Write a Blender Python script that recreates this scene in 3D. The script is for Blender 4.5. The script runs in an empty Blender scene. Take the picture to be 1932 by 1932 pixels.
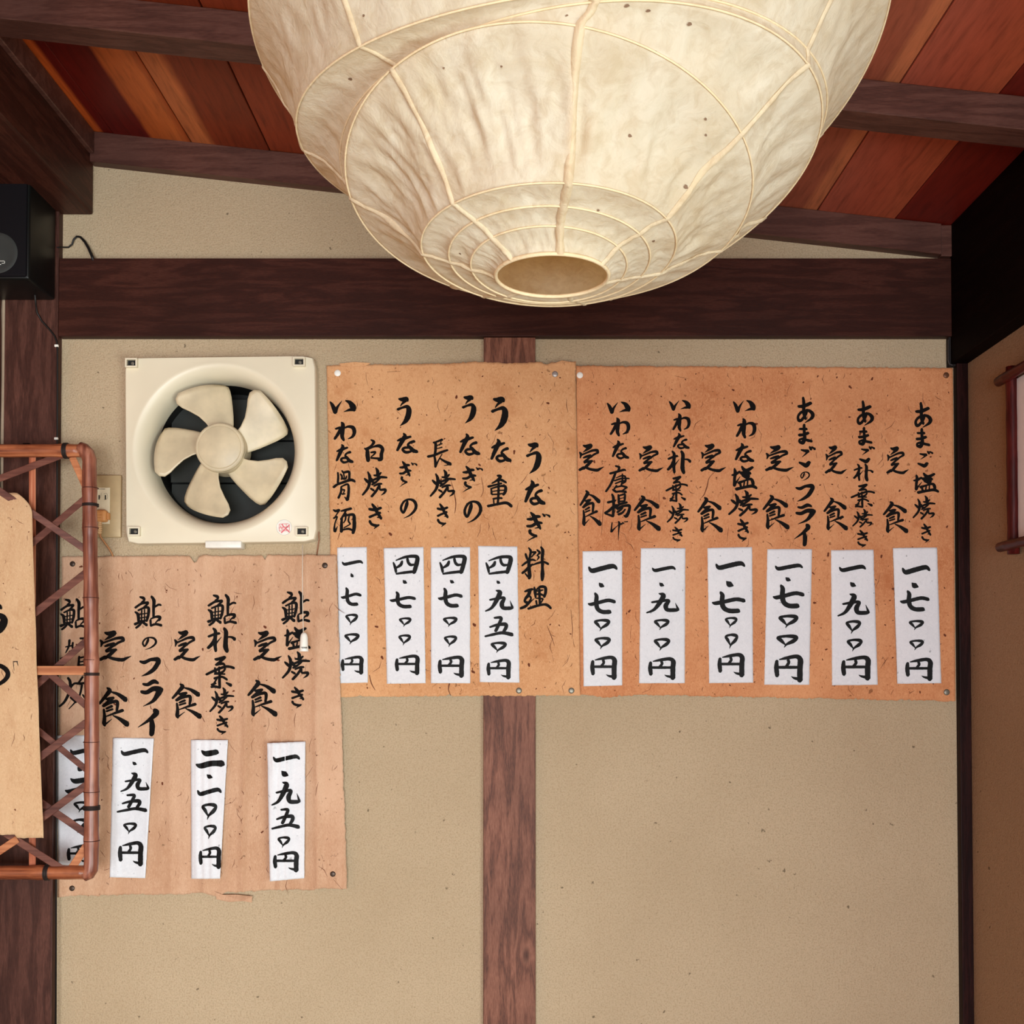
import bpy, bmesh, math, random
from math import sin, cos, pi, radians, sqrt, exp
from mathutils import Vector, noise as mn
random.seed(7)
C = bpy.context.scene.collection
SC = bpy.context.scene
R3 = random.Random(11)

# ------------------------------------------------------------------ camera
CAMH, CAMD, PITCH, FPX, PPX, PPY = 1.50, 2.05, radians(1.3), 2050.0, 975.0, 1224.0
cam_d = bpy.data.cameras.new('camera'); cam = bpy.data.objects.new('camera', cam_d); C.objects.link(cam)
cam.location = (0, -CAMD, CAMH); cam.rotation_euler = (pi/2 + PITCH, 0, 0)
cam_d.sensor_width = 36; cam_d.sensor_fit = 'HORIZONTAL'; cam_d.lens = 36*FPX/1932
cam_d.shift_x = (966-PPX)/1932; cam_d.shift_y = (PPY-966)/1932
cam_d.clip_start = 0.02
SC.camera = cam
# ------------------------------------------------------------------ light
SC.view_settings.view_transform = 'Standard'; SC.view_settings.look = 'None'
SC.view_settings.gamma = 1; SC.view_settings.use_curve_mapping = False
SC.view_settings.exposure = 0.6
wd = bpy.data.worlds.new('sky'); SC.world = wd; wd.use_nodes = True
wd.node_tree.nodes['Background'].inputs[0].default_value = (0.80, 0.90, 1.0, 1)
wd.node_tree.nodes['Background'].inputs[1].default_value = 1.0

def area(name, loc, rot, sx, sy, power, col):
    l = bpy.data.lights.new(name, 'AREA'); l.shape = 'RECTANGLE'; l.size = sx; l.size_y = sy
    l.energy = power; l.color = col
    o = bpy.data.objects.new(name, l); C.objects.link(o); o.location = loc; o.rotation_euler = rot
    return o
# daylight entering the window in the right wall, plus an unseen frontal fill added behind the camera
area('window_daylight', (0.98, -2.60, 0.85), (0, radians(90), 0), 1.15, 2.0, 56, (0.90, 1.0, 0.92))
area('rear_fill', (-0.10, -5.15, 0.85), (radians(90), 0, 0), 2.0, 1.4, 104, (0.94, 0.97, 1.0))

# ------------------------------------------------------------------ helpers
def ray(px, py):
    dx = (px-PPX)/FPX; dy = -(py-PPY)/FPX
    y = cos(PITCH)-dy*sin(PITCH); z = sin(PITCH)+dy*cos(PITCH)
    return dx/y, z/y
def W(px, py, y=0.0):
    """point of the plane Y=y that the photograph shows at px,py"""
    a, b = ray(px, py); d = CAMD + y
    return Vector((a*d, y, CAMH + b*d))
def srgb(r, g, b):
    f = lambda c: (c/255/12.92) if c/255 <= .04045 else ((c/255+.055)/1.055)**2.4
    return (f(r), f(g), f(b), 1)

ORG = {}
def link(name, me, mat, parent=None, origin=None, smooth=False, angle=None):
    if parent is not None:
        origin = ORG[parent.name]
    elif origin is None:
        n = max(1, len(me.vertices)); origin = Vector((0, 0, 0))
        for v in me.vertices: origin += v.co
        origin = origin/n
    for v in me.vertices: v.co -= origin
    if mat is not None:
        for m in (mat if isinstance(mat, (list, tuple)) else [mat]): me.materials.append(m)
    if smooth: me.shade_smooth()
    if angle is not None:
        me.shade_smooth(); me.set_sharp_from_angle(angle=radians(angle))
    o = bpy.data.objects.new(name, me); C.objects.link(o)
    if parent is not None: o.parent = parent
    else: o.location = origin
    ORG[o.name] = Vector(origin)
    return o
def empty(name, loc):
    o = bpy.data.objects.new(name, None); C.objects.link(o); o.location = loc; o.empty_display_size = .05
    ORG[o.name] = Vector(loc); return o
def tag(o, label, cat, group=None, kind=None):
    o['label'] = label
    if cat: o['category'] = cat
    if group: o['group'] = group
    if kind: o['kind'] = kind
    return o
class MB:
    def __init__(s): s.b = bmesh.new()
    def box(s, x0, x1, y0, y1, z0, z1, bev=0.0, seg=2, mi=0):
        ps = [(x, y, z) for x in (x0, x1) for y in (y0, y1) for z in (z0, z1)]
        v = [s.b.verts.new(p) for p in ps]
        fs = [s.b.faces.new([v[i] for i in q]) for q in ((0,1,3,2),(4,6,7,5),(0,4,5,1),(2,3,7,6),(0,2,6,4),(1,5,7,3))]
        for f in fs: f.material_index = mi
        if bev: s._bev(fs, bev, seg)
        return s
    def _bev(s, fs, bev, seg):
        es = list({e for f in fs for e in f.edges})
        bmesh.ops.bevel(s.b, geom=es, offset=bev, segments=seg, profile=.5, affect='EDGES')
    def hexa(s, p, bev=0.0, seg=1):
        """p: 8 points, first four = one end loop, last four = other"""
        v = [s.b.verts.new(q) for q in p]
        fs = [s.b.faces.new([v[i] for i in q]) for q in ((3,2,1,0),(4,5,6,7),(0,1,5,4),(1,2,6,5),(2,3,7,6),(3,0,4,7))]
        if bev: s._bev(fs, bev, seg)
        return s
    def ngon(s, pts, depth):
        """prism: outline pts extruded by vector depth"""
        a = [s.b.verts.new(p) for p in pts]; d = Vector(depth)
        c = [s.b.verts.new(Vector(p)+d) for p in pts]
        s.b.faces.new(a); s.b.faces.new(c[::-1]); n = len(a)
        for i in range(n): s.b.faces.new([a[(i+1)%n], a[i], c[i], c[(i+1)%n]])
        return s
    def tube(s, pts, r, n=8, caps=True, closed=False):
        pts = [Vector(p) for p in pts]; m = len(pts); rings = []
        up = Vector((0, 0, 1)); prev = None
        for i, p in enumerate(pts):
            if closed: t = (pts[(i+1) % m]-pts[i-1]).normalized()
            else: t = (pts[min(i+1, m-1)]-pts[max(i-1, 0)]).normalized()
            if prev is None:
                a = t.cross(up) if abs(t.dot(up)) < .95 else t.cross(Vector((1, 0, 0)))
            else: a = prev - t*prev.dot(t)
            a.normalize(); prev = a.copy(); b = t.cross(a)
            rr = r[i] if isinstance(r, (list, tuple)) else r
            rings.append([s.b.verts.new(p+(a*cos(2*pi*k/n)+b*sin(2*pi*k/n))*rr) for k in range(n)])
        for i in range(m if closed else m-1):
            A, B = rings[i], rings[(i+1) % m]
            for k in range(n): s.b.faces.new([A[k], A[(k+1) % n], B[(k+1) % n], B[k]])
        if caps and not closed: s.b.faces.new(rings[0][::-1]); s.b.faces.new(rings[-1])
        return s
    def lathe(s, prof, cen, axis='y', n=48, closed=False):
        """prof: list of (radius, offset along axis)"""
        rings = []
        for r, h in prof:
            row = []
            for k in range(n):
                a = 2*pi*k/n
                if axis == 'y': row.append(s.b.verts.new((cen[0]+r*cos(a), cen[1]+h, cen[2]+r*sin(a))))
                elif axis == 'z': row.append(s.b.verts.new((cen[0]+r*cos(a), cen[1]+r*sin(a), cen[2]+h)))
            rings.append(row)
        m = len(rings)
        for i in range(m if closed else m-1):
            A, B = rings[i], rings[(i+1) % m]
            for k in range(n): s.b.faces.new([A[k], A[(k+1) % n], B[(k+1) % n], B[k]])
        if not closed:
            for row in (rings[0], rings[-1]):
                s.b.faces.new(row)
        return s
    def build(s, name, mat, parent=None, origin=None, smooth=False, angle=None, fix=True):
        if fix: bmesh.ops.recalc_face_normals(s.b, faces=s.b.faces)
        me = bpy.data.meshes.new(name); s.b.to_mesh(me); s.b.free()
        return link(name, me, mat, parent, origin, smooth, angle)

# ------------------------------------------------------------------ materials
class NT:
    def __init__(s, name):
        s.m = bpy.data.materials.new(name); s.m.use_nodes = True; s.t = s.m.node_tree
        s.bs = s.t.nodes['Principled BSDF']; s.out = s.t.nodes['Material Output']
    def n(s, typ, **kw):
        nd = s.t.nodes.new(typ)
        for k, v in kw.items():
            if k.startswith('i_'):
                key = k[2:].replace('_', ' ')
                nd.inputs[int(key) if key.isdigit() else key].default_value = v
            else: setattr(nd, k, v)
        return nd
    def l(s, a, b): s.t.links.new(a, b)
    def coord(s, scale=(1, 1, 1), kind='Object', loc=(0, 0, 0)):
        c = s.n('ShaderNodeTexCoord'); m = s.n('ShaderNodeMapping'); m.inputs['Scale'].default_value = scale
        m.inputs['Location'].default_value = loc
        s.l(c.outputs[kind], m.inputs['Vector']); return m.outputs[0]
    def noise(s, vec, scale, detail=4, rough=.55, dist=0):
        x = s.n('ShaderNodeTexNoise'); x.inputs['Scale'].default_value = scale; x.inputs['Detail'].default_value = detail
        x.inputs['Roughness'].default_value = rough; x.inputs['Distortion'].default_value = dist
        s.l(vec, x.inputs['Vector']); return x.outputs['Fac']
    def ramp(s, fac, stops, interp='LINEAR'):
        r = s.n('ShaderNodeValToRGB'); r.color_ramp.interpolation = interp
        e = r.color_ramp.elements
        while len(e) < len(stops): e.new(.5)
        for i, (p, c) in enumerate(stops):
            e[i].position = p; e[i].color = c if isinstance(c, tuple) else (c, c, c, 1)
        s.l(fac, r.inputs[0]); return r.outputs[0]
    def mix(s, fac, a, b, mode='MIX'):
        m = s.n('ShaderNodeMix', data_type='RGBA', blend_type=mode)
        for inp, v in ((m.inputs[0], fac), (m.inputs[6], a), (m.inputs[7], b)):
            if hasattr(v, 'links') or hasattr(v, 'node'): s.l(v, inp)
            else: inp.default_value = v
        return m.outputs[2]
    def math(s, op, a, b=0.0):
        m = s.n('ShaderNodeMath', operation=op)
        for inp, v in ((m.inputs[0], a), (m.inputs[1], b)):
            if hasattr(v, 'node'): s.l(v, inp)
            else: inp.default_value = v
        return m.outputs[0]
    def fin(s, col, rough=.6, bump=None, strength=.2, dist=.002, spec=.4):
        if hasattr(col, 'node'): s.l(col, s.bs.inputs['Base Color'])
        else: s.bs.inputs['Base Color'].default_value = col
        if hasattr(rough, 'node'): s.l(rough, s.bs.inputs['Roughness'])
        else: s.bs.inputs['Roughness'].default_value = rough
        s.bs.inputs['Specular IOR Level'].default_value = spec
        if bump is not None:
            b = s.n('ShaderNodeBump'); b.inputs['Strength'].default_value = strength; b.inputs['Distance'].default_value = dist
            s.l(bump, b.inputs['Height']); s.l(b.outputs[0], s.bs.inputs['Normal'])
        return s.m
def m_plain(name, col, rough=.5, metal=0, spec=.4, var=.12, vs=60):
    t = NT(name); f = t.noise(t.coord(), vs, 3)
    k = t.ramp(f, [(.3, 1-var), (.7, 1.0)])
    c = t.mix(1.0, col, k, 'MULTIPLY'); t.bs.inputs['Metallic'].default_value = metal
    return t.fin(c, rough, f, .05, .001, spec)
def m_wood(name, c_dark, c_mid, c_light, axis='x', grain=60, knot=2.2, rough=.45, spec=.4, seed=0, bump=.12):
    """stained timber: grain lines bent round knots"""
    t = NT(name)
    sc = {'x': (1, 9, 9), 'z': (9, 9, 1), 'y': (9, 1, 9)}[axis]
    v = t.coord(sc, loc=(seed*3.1, seed*1.7, seed*2.3))
    vo = t.n('ShaderNodeTexVoronoi', feature='F1'); vo.inputs['Scale'].default_value = knot
    v2 = t.coord({'x': (1, 2.2, 2.2), 'z': (2.2, 2.2, 1), 'y': (2.2, 1, 2.2)}[axis], loc=(seed*1.3, seed*.7, seed*2.9))
    t.l(v2, vo.inputs['Vector']); d = vo.outputs['Distance']
    k = t.math('POWER', 2.718, t.math('MULTIPLY', d, -11.0))
    n1 = t.noise(v, 3.0, 4, .6, .3)
    n2 = t.noise(v, grain, 3, .6)
    ph = t.math('ADD', t.math('MULTIPLY', n1, 34.0), t.math('MULTIPLY', k, 16.0))
    w = t.math('ADD', t.math('MULTIPLY', t.math('SINE', ph), .5), .5)
    f = t.math('ADD', t.math('MULTIPLY', w, .30), t.math('MULTIPLY', n2, .70))
    col = t.ramp(f, [(.15, c_dark), (.5, c_mid), (.85, c_light)])
    big = t.noise(t.coord((1.0, 1.0, 1.0), loc=(seed, 0, 0)), 4.0, 3)
    col = t.mix(t.ramp(big, [(.42, 0.0), (.7, .55)]), col, c_dark)
    kk = t.ramp(d, [(.02, 1.0), (.085, 0.0)])
    col = t.mix(kk, col, tuple(x*.35 for x in c_dark[:3])+(1,))
    return t.fin(col, rough, f, bump, .002, spec)
def m_paper(name, base, dark, light, grain=(1, 1, 1), bump=.25, seed=0, crease_shade=0):
    t = NT(name); v = t.coord(grain, loc=(seed, seed, 0)); u = t.coord(loc=(seed, 0, seed))
    mott = t.noise(u, 5.0, 6, .6, .2); fib = t.noise(v, 130.0, 5, .7, 1.6); fine = t.noise(u, 420.0, 3, .6)
    c = t.mix(t.ramp(mott, [(.38, 0.0), (.66, .75)]), base, dark)
    c = t.mix(t.ramp(fib, [(.45, 0.0), (.72, .6)]), c, light)
    c = t.mix(t.ramp(fib, [(.28, .8), (.44, 0.0)]), c, dark)
    blot = t.noise(t.coord((1, 1, 1), loc=(seed*5, 1, 7)), 16.0, 4, .6)
    c = t.mix(t.ramp(blot, [(.60, 0.0), (.72, .55)]), c, dark)
    if crease_shade:  # light and dark streaks put the shading of creases into the paper colour
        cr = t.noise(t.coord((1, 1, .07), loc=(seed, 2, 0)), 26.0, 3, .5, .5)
        c = t.mix(t.ramp(cr, [(.50, 0.0), (.60, crease_shade), (.70, .1)]), c, light)
        c = t.mix(t.ramp(cr, [(.34, crease_shade), (.44, 0.0)]), c, dark)
    sp = t.noise(t.coord((1, 1, 1), loc=(seed*2, 3, 1)), 95.0, 2, .5)
    c = t.mix(t.ramp(sp, [(.70, 0.0), (.75, .7)]), c, tuple(x*.4 for x in dark[:3])+(1,))
    return t.fin(c, .9, t.math('ADD', t.math('MULTIPLY', fib, .7), t.math('MULTIPLY', fine, .3)), bump, .0012, .15)

def m_plaster(name, base, dark):
    t = NT(name); u = t.coord()
    a = t.noise(u, 2.2, 5, .6); g = t.noise(u, 330.0, 4, .65); g2 = t.noise(u, 120.0, 3, .6)
    c = t.mix(t.ramp(a, [(.40, 0.0), (.75, .45)]), base, dark)
    c = t.mix(t.ramp(g, [(.36, .6), (.54, 0.0)]), c, dark)
    sp = t.noise(t.coord((1, 1, 1), loc=(4, 3, 1)), 75.0, 2, .5)
    c = t.mix(t.ramp(sp, [(.735, 0.0), (.775, .8)]), c, tuple(x*.35 for x in dark[:3])+(1,))
    return t.fin(c, .95, t.math('ADD', t.math('MULTIPLY', g, .6), t.math('MULTIPLY', g2, .4)), 1.0, .004, .1)

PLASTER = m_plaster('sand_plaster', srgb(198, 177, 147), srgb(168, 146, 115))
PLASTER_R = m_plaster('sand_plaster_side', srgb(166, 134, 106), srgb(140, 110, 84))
PLASTER_L = m_plaster('warm_plaster', srgb(216, 172, 142), srgb(200, 156, 126))
BEAM = m_wood('dark_stained_beam', srgb(40, 17, 11), srgb(58, 27, 19), srgb(78, 42, 32), 'x', 110, 2.3, .5, .16, 2)
POSTL = m_wood('dark_stained_post', srgb(46, 24, 19), srgb(74, 44, 36), srgb(98, 62, 52), 'z', 90, 1.7, .5, .18, 5)
POSTM = m_wood('worn_brown_post', srgb(62, 38, 30), srgb(118, 74, 58), srgb(150, 102, 82), 'z', 90, 3.4, .55, .2, 1)
BATTEN = m_wood('batten_wood', srgb(60, 33, 27), srgb(86, 52, 43), srgb(104, 68, 58), 'x', 90, .8, .45, .3, 7)
CORNER = m_wood('corner_wood', srgb(20, 6, 5), srgb(34, 12, 10), srgb(50, 22, 19), 'z', 70, .8, .5, .1, 3)
BLACKW = m_wood('smoked_black_wood', srgb(9, 3, 2), srgb(14, 5, 4), srgb(22, 9, 7), 'y', 60, .7, .7, .05, 4)
BEAML = m_wood('dark_long_beam', srgb(42, 18, 12), srgb(60, 28, 20), srgb(84, 46, 34), 'y', 80, 1.5, .5, .18, 6)
PUTTY = m_plain('gap_filler', srgb(170, 150, 128), .9)
DARKGAP = m_plain('shadow_gap', srgb(20, 12, 10), .8)
FLOOR = m_wood('floor_boards', srgb(92, 78, 64), srgb(122, 106, 90), srgb(140, 124, 106), 'y', 40, .8, .5, .4, 9)

def m_plank(name, stops, width, seed):
    """stops: (position across the board, colour) - heartwood and sapwood bands of one board"""
    t = NT(name)
    c = t.n('ShaderNodeTexCoord'); s = t.n('ShaderNodeSeparateXYZ'); t.l(c.outputs['Object'], s.inputs[0])
    v = t.coord((9, .8, 9), loc=(seed*2.1, seed, 0))
    wob = t.noise(t.coord((3, 1.2, 3), loc=(seed, seed, 0)), 3.0, 3)
    x = t.math('ADD', t.math('DIVIDE', s.outputs[0], width), t.math('MULTIPLY', t.math('SUBTRACT', wob, .5), .10))
    col = t.ramp(x, stops)
    g = t.noise(v, 14.0, 5, .65, .4)
    col = t.mix(.75, col, t.ramp(g, [(.25, .45), (.5, .95), (.8, 1.25)]), 'MULTIPLY')
    return t.fin(col, .45, g, .10, .0015, .2)

# ------------------------------------------------------------------ the room
H = CAMH
S_, Z0 = .1101, .9354                        # the ceiling falls to the right
def ceil_z(x): return H + Z0 - S_*x
XR = .85                                     # right wall
# back wall with the square opening for the fan
fx0, fz1 = W(252, 694)[0], W(252, 694)[2]; fx1, fz0 = W(580, 1006)[0], W(580, 1006)[2]
b = MB()
b.box(-2.6, fx0, 0, .14, 0, 2.62); b.box(fx1, XR+.12, 0, .14, 0, 2.62)
b.box(fx0, fx1, 0, .14, fz1, 2.62); b.box(fx0, fx1, 0, .14, 0, fz0)
tag(b.build('wall_back', PLASTER), 'pale sand plaster back wall behind the menu sheets', 'wall', kind='structure')
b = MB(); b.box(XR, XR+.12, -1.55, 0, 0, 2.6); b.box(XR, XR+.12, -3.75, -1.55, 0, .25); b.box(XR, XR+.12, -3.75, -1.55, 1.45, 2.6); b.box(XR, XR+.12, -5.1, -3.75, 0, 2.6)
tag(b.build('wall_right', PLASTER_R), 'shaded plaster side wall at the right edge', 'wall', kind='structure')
b = MB(); b.box(-2.72, -2.6, -5.1, .14, 0, 2.9)
tag(b.build('wall_left', PLASTER_L), 'plaster side wall out of view at the left', 'wall', kind='structure')
b = MB(); b.box(-2.72, -1.15, -5.22, -5.1, 0, 2.9); b.box(-1.15, XR+.12, -5.22, -5.1, 2.35, 2.9); 
tag(b.build('wall_front', PLASTER_R), 'plaster wall behind the photographer', 'wall', kind='structure')
b = MB(); b.box(-2.72, XR+.12, -5.22, .14, -.05, 0)
tag(b.build('floor', FLOOR), 'brown board floor of the dining room', 'floor', kind='structure')
# window in the right wall, behind the photographer's right shoulder
w = empty('window_1', (XR+.03, -2.65, .25))
WOODF = m_wood('window_frame_wood', srgb(60, 34, 26), srgb(92, 56, 44), srgb(116, 76, 62), 'z', 60, .8, .5, .4, 8)
b = MB(); b.box(XR, XR+.06, -3.75, -3.70, .25, 1.45, .003); b.box(XR, XR+.06, -1.60, -1.55, .25, 1.45, .003)
b.box(XR, XR+.06, -3.70, -1.60, .25, .30, .003); b.box(XR, XR+.06, -3.70, -1.60, 1.40, 1.45, .003)
b.build('window_frame', WOODF, w)
for yy in (-2.30, -3.00):
    b = MB(); b.box(XR+.01, XR+.05, yy-.015, yy+.015, .30, 1.40, .002); b.build('mullion', WOODF, w)
tag(w, 'wooden framed window in the side wall behind the photographer', 'window', kind='structure')

# ceiling: a sloping deck, boards and battens below it
def slab(x0, x1, y0, y1, t0, t1):
    """box following the slope: from t0 below the ceiling plane to t1"""
    return [(x0, y0, ceil_z(x0)-t0), (x0, y1, ceil_z(x0)-t0), (x0, y1, ceil_z(x0)-t1), (x0, y0, ceil_z(x0)-t1),
            (x1, y0, ceil_z(x1)-t0), (x1, y1, ceil_z(x1)-t0), (x1, y1, ceil_z(x1)-t1), (x1, y0, ceil_z(x1)-t1)]
b = MB(); b.hexa(slab(-2.72, XR+.12, -5.22, .14, -.06, -.012))
ceil = tag(b.build('ceiling', BLACKW), 'sloping ceiling of reddish brown cedar boards on battens', 'ceiling', kind='structure')
ORr, DRd, BRn, RBr, LST = srgb(201, 96, 37), srgb(96, 16, 10), srgb(134, 53, 26), srgb(163, 69, 45), srgb(201, 112, 69)
seams = [-.875, -.762, -.615, -.467, -.315, -.168, -.021, .126, .273, .42, .568, .714, .86]
pal = {
 0: [(0, srgb(187, 83, 32)), (.78, srgb(187, 83, 32)), (.86, DRd), (1, DRd)],
 1: [(0, DRd), (.47, DRd), (.53, srgb(176, 83, 34)), (.9, srgb(195, 101, 48)), (1, srgb(160, 72, 32))],
 2: [(0, srgb(184, 101, 58)), (.22, srgb(195, 109, 61)), (.33, srgb(131, 53, 26)), (1, srgb(120, 48, 24))],
 3: [(0, srgb(144, 61, 34)), (1, srgb(128, 53, 29))],
 9: [(0, srgb(160, 85, 63)), (.80, srgb(165, 90, 66)), (.87, srgb(198, 118, 80)), (1, srgb(201, 120, 80))],
 10: [(0, srgb(175, 90, 69)), (.5, srgb(178, 85, 60)), (1, srgb(183, 90, 58))],
 11: [(0, srgb(120, 35, 24)), (1, srgb(105, 26, 18))],
}
full = [-2.6, -2.45, -2.3, -2.15, -2.0, -1.85, -1.70, -1.55, -1.40, -1.25, -1.10, -.985] + seams
for i in range(len(full)-1):
    x0, x1 = full[i]+.0009, full[i+1]-.0009; k = i-12
    st = pal.get(k, [(0, RBr), (.8, RBr), (.9, LST), (1, BRn)])
    mat = m_plank('ceiling_board', st, x1-x0, i)
    bb = MB(); dz = R3.uniform(-.0012, .0012)
    bb.hexa(slab(x0, x1, -5.1, 0, -.012+dz, 0+dz), .0012)
    me_origin = Vector((x0, -1.0, ceil_z(x0)))
    o = bb.build('plank', mat, None, me_origin)
    o.parent = ceil; o.location = me_origin - ORG[ceil.name]
for y0 in (-.464, -.985, -1.50, -2.02):
    b = MB(); b.hexa(slab(-1.9 if y0 < -.5 else -.806, .835, y0, y0+.053, 0, .050), .0015); b.build('batten', BATTEN, ceil)
b = MB(); b.hexa(slab(-.806, .80, -.022, 0.001, 0, .058), .001); 
b.box(.80, .822, -.020, 0.001, ceil_z(.81)-.060, ceil_z(.82), .001)
tag(b.build('trim_1', BATTEN), 'sloping dark rail where the ceiling meets the back wall', 'trim', kind='structure')

zb1 = W(500, 487, -.018)[2]; zb0 = W(500, 634.5, -.018)[2]
b = MB(); b.box(-.8635, .8195, -.018, .01, zb0, zb1, .0012)
tag(b.build('trim_2', BEAM), 'wide dark brown horizontal beam with knots across the back wall', 'beam', kind='structure')
b = MB(); b.box(-.9645, -.8640, -.018, .01, 0, ceil_z(-.9)-.06, .0012)
tag(b.build('trim_3', POSTL), 'dark brown wooden post at the left behind the bamboo frame', 'post', kind='structure')
b = MB(); b.box(-1.12, -.9725, -.020, .01, 0, 2.37, .0012)
tag(b.build('trim_4', POSTL), 'dark board at the extreme left edge beside the post', 'post', kind='structure')
b = MB()
pts = []
for i in range(60):
    z = .0+i*.042; pts.append((-.9685+.0012*mn.noise(Vector((z*9, 0, 3))), -.012, z))
b.tube(pts, [.0036+.0012*mn.noise(Vector((0, i*.7, 0))) for i in range(60)], 6)
tag(b.build('trim_5', PUTTY, angle=40), 'thin pale filler strip between the two left posts', 'trim', kind='structure')
xm0, xm1 = W(912, 1500, -.014)[0], W(1010.5, 1500, -.014)[0]
b = MB(); b.box(xm0, xm1, -.014, .01, 0, zb0-.0005, .0012)
tag(b.build('trim_6', POSTM), 'worn reddish brown post in the middle of the back wall', 'post', kind='structure')
b = MB(); b.box(.8285, XR, -.017, .01, 0, zb0-.03, .0015)
tag(b.build('trim_7', CORNER), 'narrow dark post in the right corner', 'post', kind='structure')
b = MB(); b.box(.8195, XR+.001, -4.9, -.0005, H+.5835, ceil_z(.835)+.02, .002)
tag(b.build('trim_8', BLACKW), 'heavy blackened beam along the top of the right wall', 'beam', kind='structure')
b = MB(); b.box(-.9645, -.806, -4.9, -.001, H+.872, ceil_z(-.88)+.02, .004)
tag(b.build('trim_9', BEAML), 'heavy dark beam running under the ceiling at upper left', 'beam', kind='structure')
b = MB(); b.hexa([(-.807, -4.9, ceil_z(-.806)-.044), (-.797, -4.9, ceil_z(-.806)-.044), (-.797, -4.9, ceil_z(-.797)), (-.807, -4.9, ceil_z(-.797)),
                  (-.807, -.024, ceil_z(-.806)-.044), (-.797, -.024, ceil_z(-.806)-.044), (-.797, -.024, ceil_z(-.797)), (-.807, -.024, ceil_z(-.797))], .0015)
tag(b.build('trim_10', BATTEN), 'thin lighter strip along the top of the upper left beam', 'trim', kind='structure')
p = W(1785, 637); q = W(1798, 690)
b = MB(); b.box(p[0], .829, -.012, .002, q[2]-.004, p[2]+.002, .001)  # black block put in for the shade of the corner gap
tag(b.build('trim_11', DARKGAP), 'small black block standing in for the shadow gap below the beam in the right corner', 'trim', kind='structure')
b = MB(); b.tube([W(1789, 641, -.014), W(1789, 680, -.014), W(1791, 687, -.014), W(1797, 689, -.014)], .0009, 6)
tag(b.build('wire_hook', m_plain('dull_wire', srgb(90, 84, 84), .4, .8)), 'thin bent wire hook in the right corner above the sheet', 'hook')

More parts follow.
